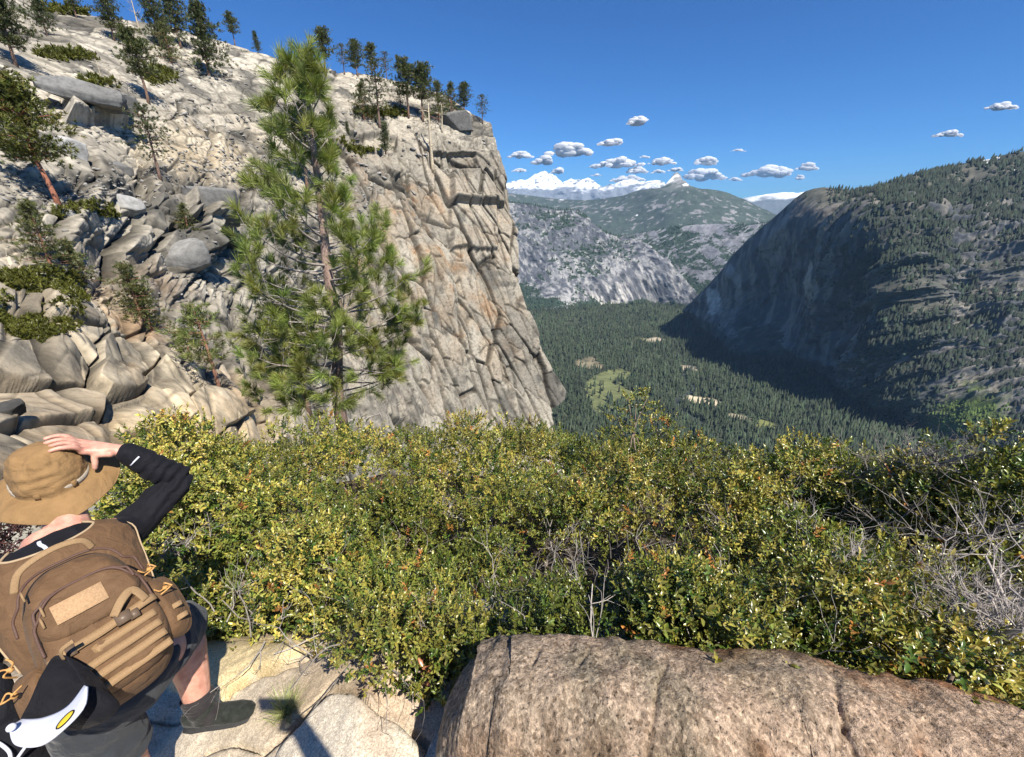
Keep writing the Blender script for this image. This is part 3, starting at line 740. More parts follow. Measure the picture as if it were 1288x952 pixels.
BL = [((128,146),(66,24),'dark grey slab shaped boulder overhanging beside the bare white snag',.15,.35,12),
      ((92,136),(86,24),'long grey flat slab boulder on the upper slope left of the dark overhanging one',.15,.3,8),
      ((88,186),(34,26),'grey tongue shaped boulder above the leaning red barked pine',.30,.5,30),
      ((222,318),(60,36),'rounded grey boulder wedged in the gully, a dark gap under it',.19,.7,-12),
      ((153,206),(26,16),'small dark boulder left of the sparse grey trunked pine',.12,.4,0),
      ((574,149),(38,24),'dark square boulder perched on the cliff rim beside the lone pine',.13,.1,-5),
      ((2,516),(40,22),'black boulder on the near ledge above the hat',.05,.4,0),
      ((88,258),(30,22),'small pale boulder beside the foot of the leaning red barked pine',.24,.5,0),
      ((160,250),(44,26),'grey rounded boulder on the gully lip below the sparse pine',.25,.5,15),
      ((250,262),(60,46),'dark cube shaped block standing above the gully left of the big pine',.13,.12,4)]
for k, ((bx, by), (bw, bh), lab, g_, rn, tl) in enumerate(BL):
    p, nn = hill_at(bx, by+bh*.25); zc = (p[1]*CP - p[2]*SP); s = zc/F
    az = math.degrees(math.atan2(p[0], p[1]))
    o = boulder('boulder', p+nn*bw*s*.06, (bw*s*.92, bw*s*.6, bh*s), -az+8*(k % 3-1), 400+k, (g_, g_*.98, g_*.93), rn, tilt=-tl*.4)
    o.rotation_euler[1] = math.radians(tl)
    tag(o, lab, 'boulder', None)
# loose scree: too many to count
rs_ = np.random.default_rng(77); mb = MB()
_bm = bmesh.new(); bmesh.ops.create_icosphere(_bm, subdivisions=1, radius=.5); RV = np.array([v.co[:] for v in _bm.verts]); RF = np.array([[v.index for v in f.verts] for f in _bm.faces]); _bm.free()
cand = []
for (x0, y0, sx, sy, n_) in [(60,232,60,12,380),(300,205,55,14,380),(440,230,30,30,110),(120,240,60,14,160),(230,150,130,14,220),(250,345,30,22,130),(160,180,70,15,120),(470,185,60,12,60),(250,90,120,20,180),(70,330,60,15,60)]:
    cand.append(np.stack([rs_.normal(x0, sx, n_), rs_.normal(y0, sy, n_)], -1))
cand = np.concatenate(cand)
gi = PX.shape
for x0, y0 in cand:
    if x0 < -100: continue
    k = None
    # approximate cell through the parametrisation
    uu = np.clip((x0+150)/(np.interp(y0, [a for a, b in EDGE], [b for a, b in EDGE])+150), 0, 1)
    t0 = np.interp(-150+uu*768, [a for a, b in SKY], [b for a, b in SKY]); vv = (700-y0)/(700-t0)
    if not 0 < vv < 1: continue
    p = G2[int(vv*(nr-1)), int(uu*(nc-1))]; zc = p[1]*CP-p[2]*SP
    s_ = zc/F*rs_.uniform(1.5, 6.5)*rs_.uniform(.5, 1)
    Rm = rot(unit(rs_.normal(size=3)), rs_.uniform(0, 50)); vv_ = (RV*np.array([1.5, 1.1, .6])*(1+.3*rs_.normal(size=(len(RV), 1))))@Rm.T*s_
    g_ = rs_.uniform(.12, .34)
    mb.add(vv_+p+np.array([0, 0, s_*.12]), RF, (g_, g_*.95, g_*.87))
o = mb.build('scree', m_cliff, None, False); tag(o, 'loose broken rocks scattered over the granite slabs', 'scree', kind='stuff')
# ================================================================== near ground, ledge boulder
def shrub_r(px, py):
    """horizontal range of the shrub canopy under a pixel"""
    fx = [150, 215, 290, 400, 500, 590, 700, 900, 1050, 1200, 1300, 1400]
    fy = [690, 775, 795, 805, 835, 830, 805, 822, 845, 880, 900, 930]
    txx = [150, 200, 330, 480, 560, 690, 740, 850, 960, 1060, 1200, 1300, 1400]
    tyy = [560, 556, 572, 548, 552, 548, 570, 560, 590, 575, 600, 590, 600]
    tr = [4.6, 5.0, 5.4, 5.2, 5.6, 5.4, 5.0, 4.8, 4.4, 4.2, 3.9, 3.7, 3.6]
    b = np.interp(px, fx, fy); t = np.interp(px, txx, tyy); rt = np.interp(px, txx, tr)
    zf = np.interp(px, [150, 300, 430, 560, 700, 1300], [-1.85, -1.75, -1.48, -1.42, -1.16, -1.22]); rb = range_for_z(px, b, zf)
    k = np.clip((b-py)/(b-t), -.1, 1.25)
    return np.exp(np.log(rb)*(1-k) + np.log(rt)*k), k, b, t
# canopy as scattered points -> ground height below it
gx = np.linspace(150, 1400, 60); sx, sy = np.meshgrid(gx, np.linspace(0, 1, 26))
_, _, bb, tt = shrub_r(sx, sy); sy = bb + (tt-bb)*sy
CANO = at(sx, sy, shrub_r(sx, sy)[0]).reshape(-1, 3)
def FLAT(x): return -1.62 + .52*np.clip(x+.48, -1.0, 0)
def ground_z(x, y):
    q = np.stack([np.ravel(x), np.ravel(y)], -1); out = np.zeros(len(q))
    for k in range(0, len(q), 20000):
        d2 = ((q[k:k+20000, None]-CANO[None, :, :2])**2).sum(2) + .03
        wq = 1/d2**1.5; out[k:k+20000] = (wq*CANO[None, :, 2]).sum(1)/wq.sum(1)
    r = np.hypot(q[:, 0], q[:, 1])
    zc_ = out - .25 - .55*sstep(.15, 1.4, q[:, 1]-1.15+.0*r)
    flat = FLAT(q[:, 0])
    t = sstep(1.2, 1.9, q[:, 1]+.12*np.abs(q[:, 0]) )
    z = flat*(1-t) + zc_*t
    az = np.arctan2(q[:, 0], np.maximum(q[:, 1], .01)); pxx = np.clip(CX + 456*np.tan(np.clip(az, -1.25, 1.25)), -900, 2400)
    ty_ = np.interp(pxx, [-900, 150, 200, 330, 480, 560, 690, 740, 850, 960, 1060, 1200, 1300, 2400], [560, 560, 556, 572, 548, 552, 548, 570, 560, 590, 575, 600, 590, 590])
    ratio = (199+(ty_-476)*CP)/np.hypot(pxx-CX, 493-(ty_-476)*SP)
    z = np.where(q[:, 1] > 1.2, np.minimum(z, -(ratio+.10)*r - .10*np.maximum(r-4.5, 0) + .5*sstep(3.4, 1.8, r)), z)
    return z.reshape(np.shape(x))
gx = np.concatenate([np.linspace(-12, -3, 60), np.linspace(-2.97, 3, 560), np.linspace(3.05, 9, 60)])
gy = np.concatenate([np.linspace(-3, -.6, 20), np.linspace(-.58, 2.6, 420), np.linspace(2.65, 10, 70)])
X, Y = np.meshgrid(gx, gy); Z = ground_z(X, Y)
V = np.stack([X, Y, Z], -1).reshape(-1, 3)
# granite slabs with real cracks between them: crack polylines on the ground
def gpt(px, py, z=None):
    zz = -1.62 if z is None else z; p = at(px, py, range_for_z(px, py, zz))
    if z is None:
        for _ in range(12): p = at(px, py, range_for_z(px, py, .5*p[2]+.5*float(FLAT(p[0]))))
    return p
cracks = [[(330,945),(350,930),(372,912),(395,892),(412,874)],[(262,945),(300,935),(330,945)],[(200,790),(290,800),(388,812),(360,838),(330,848),(300,868),(290,878)],[(420,868),(450,880),(480,900),(520,920),(545,940)],[(150,900),(240,905),(300,860)]]
cd = np.full(len(V), 9.); cwid = [.016, .006, .008, .007, .004]
nearm = np.where((np.abs(V[:, 0]) < 2.2) & (V[:, 1] > .3) & (V[:, 1] < 1.9))[0]
jit = .012*np.stack([fbm(V[nearm]*9, 3, 1), fbm(V[nearm]*9+5, 3, 2)], -1)
prof = np.zeros(len(V)); stain = np.zeros(len(V))
for cr, wd in zip(cracks, cwid):
    pts = smooth_path(np.array([gpt(a, b) for a, b in cr]), 60)
    dmin = np.sqrt((((V[nearm, :2]+jit)[:, None]-pts[None, :, :2])**2).sum(2)).min(1)
    prof[nearm] = np.maximum(prof[nearm], (1-sstep(wd*.45, wd*1.9, dmin))*min(1, wd/.010)*.085*.9)
    prof[nearm] += np.exp(-(dmin/.05)**2)*.006
    stain[nearm] = np.maximum(stain[nearm], np.exp(-(dmin/.03)**2)*.5)
f1, f2, idh, off = voronoi(V*np.array([1.1, 1.1, 1.1])+.3*fbm(V*1.3, 2, 4)[:, None], 777)
V[:, 2] += .05*fbm(V*1.6, 4, 501) + .012*fbm(V*9, 3, 502) + .0035*fbm(V*45, 2, 503) - prof
# a raised yellow slab beside the hiker and the big pale slab in front
def slab(pxs, h, soft):
    poly = np.array([gpt(a, b)[:2] for a, b in pxs]); ctr = poly.mean(0)
    ang = np.arctan2(V[:, 1]-ctr[1], V[:, 0]-ctr[0]); pa = np.arctan2(poly[:, 1]-ctr[1], poly[:, 0]-ctr[0]); pr = np.linalg.norm(poly-ctr, axis=1)
    o_ = np.argsort(pa); pa = np.concatenate([pa[o_]-2*np.pi, pa[o_], pa[o_]+2*np.pi]); pr = np.tile(pr[o_], 3)
    k = np.linalg.norm(V[:, :2]-ctr, axis=1)/np.interp(ang, pa, pr)
    V[:, 2] += h*sstep(1.0, soft, k); return sstep(1.02, .9, k)
yl = slab([(215,800),(280,782),(340,779),(385,790),(392,808),(370,830),(320,850),(295,880),(240,880),(200,840)], .06, .75)
pl = slab([(340,960),(372,925),(412,880),(440,878),(480,897),(520,925),(540,950),(520,1020),(380,1020)], .05, .82)
g0 = ca(.62, .53, .40); g1 = ca(.48, .38, .26); gy_ = ca(.66, .52, .26)
b0 = fbm(V*1.7, 4, 505)
c = lerp3(np.repeat(g0, len(V), 0), np.repeat(g1, len(V), 0), sstep(-.1, .5, b0))
c = lerp3(c, np.repeat(gy_, len(V), 0), yl*.75); c = lerp3(c, np.repeat(ca(.66, .59, .47), len(V), 0), pl*.8)
red = sstep(.1, .45, fbm(V*5+3, 3, 507))*sstep(.0, .5, 1-np.abs((V[:, 0]+.35)/.35))
c = lerp3(c, np.repeat(ca(.36, .22, .14), len(V), 0), red*.4)
c = c*(1-.4*stain)[:, None]
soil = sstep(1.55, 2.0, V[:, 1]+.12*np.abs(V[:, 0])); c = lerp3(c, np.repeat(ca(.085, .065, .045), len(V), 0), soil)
def granite_attr(name, grain, contrast=1.0, bumps=(.5, .003), stretch=1.0):
    m, nt, b = nmat(name)
    a = N(nt, 'ShaderNodeVertexColor', layer_name='Col'); tc = N(nt, 'ShaderNodeTexCoord'); mp = N(nt, 'ShaderNodeMapping'); mp.inputs['Scale'].default_value = (1, 1, stretch); nt.links.new(tc.outputs['Object'], mp.inputs[0]); o = mp.outputs[0]
    n1 = noise_node(nt, grain, 3, .7, o); n2 = noise_node(nt, grain*.35, 4, .65, o); n3 = noise_node(nt, 22, 8, .7, o)
    v = N(nt, 'ShaderNodeTexVoronoi'); v.inputs['Scale'].default_value = grain*.8; nt.links.new(o, v.inputs['Vector'])
    k = contrast
    c = mixc(nt, a.outputs[0], ramp(nt, n1.outputs[0], [(.32, (1-.68*k,)*3), (.42, (1-.15*k,)*3), (.55, (1, 1, 1)), (.70, (1+.55*k, 1+.53*k, 1+.5*k))]), 1.0)
    c = mixc(nt, c, ramp(nt, v.outputs['Color'], [(.05, (1-.35*k, 1-.38*k, 1-.42*k)), (.5, (1, 1, 1)), (.95, (1+.3*k,)*3)]), 1.0)
    c = mixc(nt, c, ramp(nt, n2.outputs[0], [(.35, (.82, .8, .78)), (.6, (1.08, 1.08, 1.08))]), 1.0)
    nt.links.new(c, b.inputs['Base Color']); b.inputs['Roughness'].default_value = .8; b.inputs['Specular IOR Level'].default_value = .3
    ad = N(nt, 'ShaderNodeMath', operation='MULTIPLY_ADD'); nt.links.new(n1.outputs[0], ad.inputs[0]); ad.inputs[1].default_value = .5; nt.links.new(n3.outputs[0], ad.inputs[2])
    bump(nt, b, ad.outputs[0], *bumps); return m
m_gran = granite_attr('speckled_granite', 260, .8, (.5, .004))
tag(mk('granite_ground', V, grid_faces(len(gy), len(gx)), m_gran, None, True, c), 'pale speckled granite slabs under foot, soil beneath the shrubs', 'ground', kind='structure')

# ---- the long ledge boulder at the lower right
TE = [(550,880),(566,838),(590,813),(625,805),(660,807),(700,811),(740,816),(790,820),(850,824),(905,829),(960,833),(1000,831),(1045,842),(1090,852),(1150,866),(1220,882),(1290,899),(1360,918),(1440,940)]
nu, nv_ = 620, 330
tu = np.linspace(0, 1, nu); ex = np.interp(tu*(len(TE)-1), range(len(TE)), [a for a, b in TE]); ey = np.interp(tu*(len(TE)-1), range(len(TE)), [b for a, b in TE])
ztop = np.interp(ex, [550, 566, 590, 640, 900, 1440], [-1.55, -1.36, -1.22, -1.15, -1.11, -1.08])
top = at(ex, ey+55, range_for_z(ex, ey+55, ztop))
# section: from the buried back, over the rounded top edge, down the front
sec = np.array([(.34, -.9), (.32, -.45), (.27, -.20), (.19, -.075), (.09, -.018), (.0, 0), (-.055, -.022), (-.10, -.065), (-.125, -.14), (-.135, -.30), (-.14, -.5), (-.15, -.8), (-.2, -1.1)])
ss = smooth_path(np.c_[sec, sec[:, 0]*0], 12)[:, :2]; L_ = np.concatenate([[0], np.cumsum(np.linalg.norm(np.diff(ss, axis=0), axis=1))]); sv = np.linspace(0, L_[-1], nv_)
ss = np.stack([np.interp(sv, L_, ss[:, 0]), np.interp(sv, L_, ss[:, 1])], -1)
tg = unit(np.gradient(top, axis=0)); tg[:, 2] = 0; tg = unit(tg); outd = np.stack([tg[:, 1], -tg[:, 0]], -1)      # towards the viewer
e0 = unit(np.array([.25, 1.0]))
od = unit(np.stack([outd[:, 0]*.6+.02, outd[:, 1]*.6-.5], -1))
G = np.zeros((nv_, nu, 3)); G[..., :2] = top[None, :, :2] - od[None]*ss[:, None, :1]*1.0; G[..., 2] = top[None, :, 2] + ss[:, None, 1]
G[..., :2] = top[None, :, :2] + od[None]*(-ss[:, None, :1])
ee = np.clip(np.minimum(tu/.045, (1-tu)/.04), 0, 1); ee = np.sqrt(1-(1-ee)**2)
mid_ = top[None, :, :2] + od[None]*(-.10)*-1.0
G[..., :2] = mid_ + (G[..., :2]-mid_)*ee[None, :, None]; G[..., 2] -= (1-ee)[None]*.55
V = G.reshape(-1, 3); gn = grid_normals(G).reshape(-1, 3)
gn = gn*np.sign((gn@np.array([0, -.7, .7]))[:, None]+1e-9)
endt = np.minimum(np.tile(tu, nv_)/.05, 1)
d = .035*fbm(V*2.2, 4, 601) + .018*ridged(V*np.array([5, 5, 3]), 4, 602) + .009*fbm(V*28, 4, 603)
# diagonal cracks in the face
for (a, b, wd, dp) in [((835,845),(818,925),.010,.05),((818,925),(812,960),.008,.04),((1058,890),(1078,960),.012,.05),((1040,862),(1060,895),.010,.035),((1078,905),(1052,945),.01,.04),((675,815),(668,840),.012,.04),((905,832),(925,842),.012,.05),((1035,850),(1068,848),.008,.04),((740,822),(725,836),.01,.035)]:
    A = P(a[0], a[1], 1); B = P(b[0], b[1], 1)
    n_ = unit(np.cross(A, B)); dist = np.abs(V@n_ + .035*fbm(V*7, 4, 610))
    t_ = unit(B-A); sA, sB = unit(A)@t_, unit(B)@t_; sp = unit(V)@t_; wn = sstep(sA-.015, sA+.01, sp)*sstep(sB+.015, sB-.01, sp)
    d -= .22*dp*np.exp(-(dist/(wd*.6))**2)*wn
V = V + gn*d[:, None]
hgt = (V[:, 2]-np.interp(V[:, 0], top[:, 0], top[:, 2]))
b0 = fbm(V*3, 4, 605); b1 = fbm(V*np.array([14, 14, 5]), 4, 606)
c = lerp3(np.repeat(ca(.235, .12, .062), len(V), 0), np.repeat(ca(.125, .088, .058), len(V), 0), sstep(-.3, .4, b0))
c = lerp3(c, np.repeat(ca(.36, .235, .145), len(V), 0), sstep(-.1, .4, b1)*.5)
c = lerp3(c, np.repeat(ca(.44, .36, .29), len(V), 0), sstep(-.09, .0, hgt+.10*b1)*.7)  # sunlit top edge put into the colour, paler than the brown face
c = lerp3(c, np.repeat(ca(.10, .12, .085), len(V), 0), sstep(.1, .45, fbm(V*4+9, 4, 608))*.45*sstep(1.6, .2, V[:, 0]))
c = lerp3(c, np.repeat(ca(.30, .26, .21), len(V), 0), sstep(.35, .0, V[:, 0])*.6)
c = c*np.array([1.0, .93, .84])
m_ledge = granite_attr('coarse_brown_granite', 120, 1.3, (1.0, .013), .5)
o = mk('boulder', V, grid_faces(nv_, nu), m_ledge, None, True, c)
tag(o, 'long rounded brown granite boulder along the lower right edge below the shrubs', 'boulder')
def gz(p):
    return np.array([p[0], p[1], float(ground_z(np.array([p[0]]), np.array([p[1]]))[0])])
p = gpt(598, 938); o = boulder('rock', p+np.array([0, 0, .015]), (.20, .16, .13), 20, 611, (.40, .37, .31), .6, m_gran, .6)
tag(o, 'fist sized pale rock between the pale slab and the brown ledge boulder', 'rock')
p = gpt(556, 950); o = boulder('rock', p+np.array([0, 0, .0]), (.12, .1, .08), 60, 613, (.42, .38, .31), .5, m_gran, .6)
tag(o, 'smaller cream rock wedged at the lower edge left of the fist sized rock', 'rock')
p = gpt(638, 955, -1.6); o = boulder('rock', p, (.12, .1, .09), 10, 614, (.40, .38, .35), .6, m_gran, .6)
tag(o, 'small grey rock against the foot of the brown ledge boulder', 'rock')
# big pale rocks in the gap behind the hiker's arm
for k, (px, py, r, dm, lab, cl_) in enumerate([(150,625,4.2,(1.0,.8,.55),'grey weathered boulder seen in the crook of the raised arm',(.15,.145,.13)),(182,585,5.4,(1.0,.8,.5),'tan boulder behind the elbow of the raised arm',(.28,.21,.13)),(20,660,4.4,(.9,.9,.5),'pale rock beside the dark curly hair under the hat brim',(.27,.255,.21))]):
    q = at(px, py, r); o = boulder('boulder', q-np.array([0, 0, .12]), dm, 30*k, 620+k, cl_, .45, m_cliff, 1.0); tag(o, lab, 'boulder')
# ================================================================== plants
rp_ = np.random.default_rng(99)
def frames(d, rng):
    """rotation matrices whose z axis is d, random spin"""
    d = unit(d); a = rng.normal(size=d.shape); x = unit(a - d*(a*d).sum(1, keepdims=True)); y = np.cross(d, x)
    return np.stack([x, y, d], -1)      # columns
def place(tV, tF, Rm, pos, s, tC=None, col=None):
    n = len(pos); V = np.einsum('nij,tj->nti', Rm, tV)*np.reshape(s, (-1, 1, 1)) + pos[:, None]
    Fc = (tF[None] + (np.arange(n)*len(tV))[:, None, None]).reshape(-1, tF.shape[1])
    c = None
    if col is not None: c = (col[:, None]*(tC[None] if tC is not None else 1)*np.ones((1, len(tV), 1))).reshape(-1, 3)
    return V.reshape(-1, 3), Fc, c
def leaf(L=1., Wd=.42, fold=.12, curl=-.12):
    V = np.array([(0, 0, 0), (Wd*.5, L*.5, fold*L), (0, L*.52, 0), (-Wd*.5, L*.5, fold*L), (0, L, curl*L), (Wd*.36, L*.22, fold*.5), (-Wd*.36, L*.22, fold*.5), (Wd*.33, L*.8, fold*.5+curl*.5), (-Wd*.33, L*.8, fold*.5+curl*.5)])
    Fq = np.array([(0, 5, 1, 2), (2, 1, 7, 4), (0, 2, 3, 6), (2, 4, 8, 3)])
    return V, Fq
LV, LF = leaf()
def sprig(rng, n=11, L=.024):
    """rosette of leaves round a short twig, pointing +z"""
    Vs, Fs, Cs = [], [], []
    for k in range(n):
        a = k*2.4 + rng.uniform(-.4, .4); t = k/(n-1); el = math.radians(12 + 62*t + rng.uniform(-12, 12))
        d = np.array([math.cos(a)*math.cos(el), math.sin(a)*math.cos(el), math.sin(el)])
        up = unit(np.array([0, 0, 1.]) - d*d[2]); sd_ = np.cross(d, up)
        M = np.stack([sd_, d, up], -1); s = L*rng.uniform(.7, 1.15)
        Vs.append(LV@M.T*s + np.array([0, 0, L*2.0*t-.5*L])); Fs.append(LF + k*len(LV))
        Cs.append(np.tile(np.array([rng.uniform(.7, 1.35)*np.array([1+rng.uniform(-.15, .3), 1, 1+rng.uniform(-.3, .2)])]), (len(LV), 1)))
    return np.concatenate(Vs), np.concatenate(Fs), np.concatenate(Cs)
SPR = [sprig(np.random.default_rng(k), 11) for k in range(6)] + [sprig(np.random.default_rng(20+k), 8, .027) for k in range(4)]
m_shrub = mat_leaf('shrub_leaves', .30, .14, .6)
m_twig = mat_attr('bleached_twigs', 60, .3, .9)
GREEN = ca(.14, .175, .036); YEL = ca(.37, .345, .085); RED = ca(.34, .17, .05); DKG = ca(.05, .085, .015)
def leaf_cols(pos, rng, young=.35, redp=.02):
    n = len(pos); k = np.clip(young + .9*fbm(pos*2.2, 3, 31) + rng.normal(0, .22, n), 0, 1)
    c = lerp3(np.repeat(GREEN, n, 0), np.repeat(YEL, n, 0), k)
    _, _, mi, _ = voronoi(np.c_[pos[:, :2]/.74 + .25*fbm(pos*2., 2, 40)[:, None], np.zeros(n)], 41)
    c = lerp3(np.repeat(GREEN, n, 0), np.repeat(YEL, n, 0), np.clip(k+(mi-.55)*.75, 0, 1))*(.68+.55*((mi*7.3) % 1))[:, None]
    rd = rng.random(n) < (redp*2.5*np.clip(.3+fbm(pos*3.3+4, 3, 33)*2, 0, 2)); c[rd] = RED*rng.uniform(.6, 1.3, (rd.sum(), 1))
    dk = rng.random(n) < .22; c[dk] = DKG*rng.uniform(.7, 1.5, (dk.sum(), 1))
    return c*rng.uniform(.75, 1.3, (n, 1))
def foliage(centers, rad, dens, rng, young=.35, redp=.03, squash=.8, scale=1.0, bias=(0, 0, .55)):
    """sprigs over clumps: centers (n,3), rad (n)"""
    P_, D_ = [], []
    for c_, r_ in zip(centers, rad):
        rng_ = math.hypot(c_[0], c_[1]); ls = min(1.15, max(.66, .42+.20*rng_)); m = max(5, int(dens*r_*r_*rng.uniform(.8, 1.2)/ls**1.7))
        d = unit(rng.normal(size=(m, 3))+np.array(bias)); rr = r_*rng.uniform(.55, 1.08, m)
        P_.append(c_ + d*rr[:, None]*np.array([1, 1, squash])); D_.append(unit(d + rng.normal(0, .35, (m, 3)) + np.array([.1, -.1, .6])))
    P_ = np.concatenate(P_); D_ = np.concatenate(D_); n = len(P_)
    which = rng.integers(0, len(SPR), n); col = leaf_cols(P_, rng, young, redp); Rm = frames(D_, rng)
    Vs, Fs, Cs = [], [], []; off = 0
    for k, (tV, tF, tC) in enumerate(SPR):
        i = which == k
        if not i.any(): continue
        v_, f_, c_ = place(tV, tF, Rm[i], P_[i], scale*rng.uniform(.7, 1.25, i.sum())*np.clip(.42+.20*np.hypot(P_[i, 0], P_[i, 1]), .66, 1.15), tC, col[i])
        Vs.append(v_); Fs.append(f_+off); Cs.append(c_); off += len(v_)
    return np.concatenate(Vs), np.concatenate(Fs), np.clip(np.concatenate(Cs), .003, .9), P_
def twigs(mb, p, d, L, r, depth, rng, spread=.55, col=(.30, .27, .24), up=.1, nseg=4, kids=(2, 4)):
    """recursive bare branching"""
    pts = [np.array(p, float)]; dd = unit(d)
    for _ in range(nseg):
        dd = unit(dd + rng.normal(0, .20, 3) + np.array([0, 0, up])); pts.append(pts[-1] + dd*L/nseg)
    rr = np.linspace(r, r*.55, nseg+1)
    V_, Q_, _ = tube(np.array(pts), rr, 4 if r < .004 else 6, cap=False); mb.add(V_, Q_, np.array(col)*rng.uniform(.7, 1.25))
    if depth > 0:
        for _ in range(rng.integers(*kids)+1):
            i = rng.integers(1, nseg+1); nd = unit(dd + rng.normal(0, spread, 3)+np.array([0, 0, up]))
            twigs(mb, pts[i], nd, L*rng.uniform(.5, .8), rr[i]*.65, depth-1, rng, spread, col, up, nseg, kids)

# ---- the shrub thicket
n = 1050
qx = rp_.uniform(165, 1420, n); qv = rp_.random(n)**1.0
_, _, bb, tt = shrub_r(qx, qx*0); qy = bb-8 + (tt+14-(bb-8))*qv
rr, kk, _, _ = shrub_r(qx, qy); cp = at(qx, qy, rr)
Rc = (.075 + .052*rr)*rp_.uniform(.75, 1.3, n)
MS = .74
def mound(p):
    f1, f2, i_, _ = voronoi(np.c_[p[:, :2]/MS + .25*fbm(p*2., 2, 40)[:, None], np.zeros(len(p))], 41)
    return (.18+.42*i_-1.45*f1**2)*np.clip(np.hypot(p[:, 0], p[:, 1])/3., .35, 1), f2-f1
lump, edge_ = mound(cp)
cp[:, 2] += -Rc*.75 + lump
gp_ = np.where(edge_ < .13, -1., 0.) - (fbm(cp*1.5+3, 2, 43) < -.3); keepc = ~((gp_ < -.20) | (rp_.random(len(gp_)) < .10)); cp = cp[keepc]; Rc = Rc[keepc]
# keep clear of the hiker
qx5 = rp_.uniform(585, 1420, 110); b5 = shrub_r(qx5, qx5*0)[2]; qy5 = b5-rp_.uniform(5, 75, 110); r5 = shrub_r(qx5, qy5)[0]; c5 = at(qx5, qy5, r5*1.04); c5[:, 2] -= .06
cp = np.concatenate([cp, c5]); Rc = np.concatenate([Rc, rp_.uniform(.09, .15, 110)])
V1, F1_, c1, P1 = foliage(cp, Rc, 760, rp_, .28, .012, .85, 1.28)
# second, deeper layer and the far side of the thicket
n2_ = 230; qx2 = rp_.uniform(165, 1420, n2_); _, _, bb, tt = shrub_r(qx2, qx2*0); qy2 = bb + (tt-bb)*rp_.random(n2_); r2 = shrub_r(qx2, qy2)[0]
cp2 = at(qx2, qy2, r2); cp2[:, 2] -= .62; R2 = .20+.035*r2
n3_ = 260; qx3 = rp_.uniform(165, 1420, n3_); t3 = shrub_r(qx3, qx3*0)[3]; r3 = shrub_r(qx3, t3)[0]; cp3 = at(qx3, t3, r3)
cp3[:, :2] *= (1+rp_.uniform(.0, .30, n3_)/1)[:, None]; cp3[:, 2] = cp3[:, 2] - .30 - .50*(np.hypot(cp3[:, 0], cp3[:, 1])-r3); R3 = np.full(n3_, .42)
V2_, F2_, c2_, _ = foliage(np.concatenate([cp2, cp3]), np.concatenate([R2, R3]), 260, rp_, .1, .01, .8, 1.5)  # deep layer less yellow: shade between the mounds is partly in the colour
# crown sprigs that stand up along the skyline and on the lumps
m_ = 1300; qx4 = rp_.uniform(190, 1400, m_); _, _, bb, tt = shrub_r(qx4, qx4*0); qy4 = bb + (tt-4-bb)*rp_.random(m_)**.6; r4 = shrub_r(qx4, qy4)[0]; c4 = at(qx4, qy4, r4); lm, ed = mound(c4); c4[:, 2] += lm+rp_.uniform(-.06, .05, m_); c4 = c4[ed > .2]; r4 = r4[ed > .2]; m_ = len(c4)
V4, F4, c4c, _ = foliage(c4, np.full(m_, .045)+.008*r4, 1000, rp_, .5, .03, 1.2, 1.2)
Vt = np.concatenate([V1, V2_, V4]); Ft = np.concatenate([F1_, F2_+len(V1), F4+len(V1)+len(V2_)]); ct_ = np.concatenate([c1, c2_, c4c])
th_root = empty('shrub_thicket', (1.0, 2.6, -2.0)); tag(th_root, 'dense olive green thicket of leathery leaved shrubs', 'shrubs', kind='stuff')
th_root.location = (0, 0, 0)
mk('foliage', Vt, Ft, m_shrub, th_root, False, ct_)
print('thicket faces', len(Ft))
mb = MB(); rt = np.random.default_rng(12)
for k in range(430):
    x_ = rt.uniform(190, 1400); _, _, b_, t_ = shrub_r(np.array([x_]), np.array([0.])); y_ = float(b_[0] + (t_[0]-b_[0])*rt.random()**.8)
    r_ = float(shrub_r(np.array([x_]), np.array([y_]))[0][0]); p = at(x_, y_, r_); p[2] -= .10+.02*r_
    g_ = rt.uniform(.20, .42)
    twigs(mb, p, unit(rt.normal(0, .6, 3)+np.array([0, -.15, .7])), rt.uniform(.12, .24)*(1+.12*r_), .0030+.0006*r_, 2, rt, .6, (g_, g_*.9, g_*.8), .05, 4, (1, 3))
for k in range(120):   # woody stems underneath
    i = rt.integers(0, len(cp)); p = cp[i].copy(); g = np.array([p[0]+rt.normal(0, .2), p[1]+rt.normal(0, .2), p[2]-.6])
    pts = smooth_path([g, (g+p)/2+rt.normal(0, .08, 3), p], 4); add_tube(mb, pts, np.linspace(.016, .006, len(pts)), 6, col=(.22, .17, .13), cap=False)
mb.build('twig', m_twig, th_root, True)
print('twigs', mb.n)

# ---- shrubs that stand out of the thicket
def shrub(name, label, cat, base, clumps, dens, stems, rng, young=.4, redp=.04, scale=1.0, group=None, lc=(.24, .19, .15)):
    base = np.asarray(base, float); r = empty(name, base); tag(r, label, cat, group)
    if clumps:
        V_, F_, c_, _ = foliage(np.array([c[:3] for c in clumps]), np.array([c[3] for c in clumps]), dens, rng, young, redp, .9, scale)
        mk('foliage', V_-base, F_, m_shrub, r, False, c_)
    mb = MB()
    for c in stems(rng): add_tube(mb, c[0]-base, c[1], 6, col=lc, cap=False)
    if mb.n: mb.build('stem', m_twig, r, True)
    return r
rs2 = np.random.default_rng(55)
tall = [(800,508,4.9,.17),(775,520,4.9,.13),(822,522,4.9,.15),(770,545,4.8,.16),(800,548,4.7,.22),(835,540,4.8,.18),(850,560,4.7,.2),(760,570,4.7,.16),(815,498,4.95,.09),(790,498,4.95,.08),(846,528,4.9,.08),(880,562,4.7,.16),(905,572,4.6,.12),(935,575,4.5,.13)]
tc_ = [tuple(at(a, b, r))+(s*.95,) for a, b, r, s in tall]
bp = at(815, 620, 4.5); bp[2] -= .4
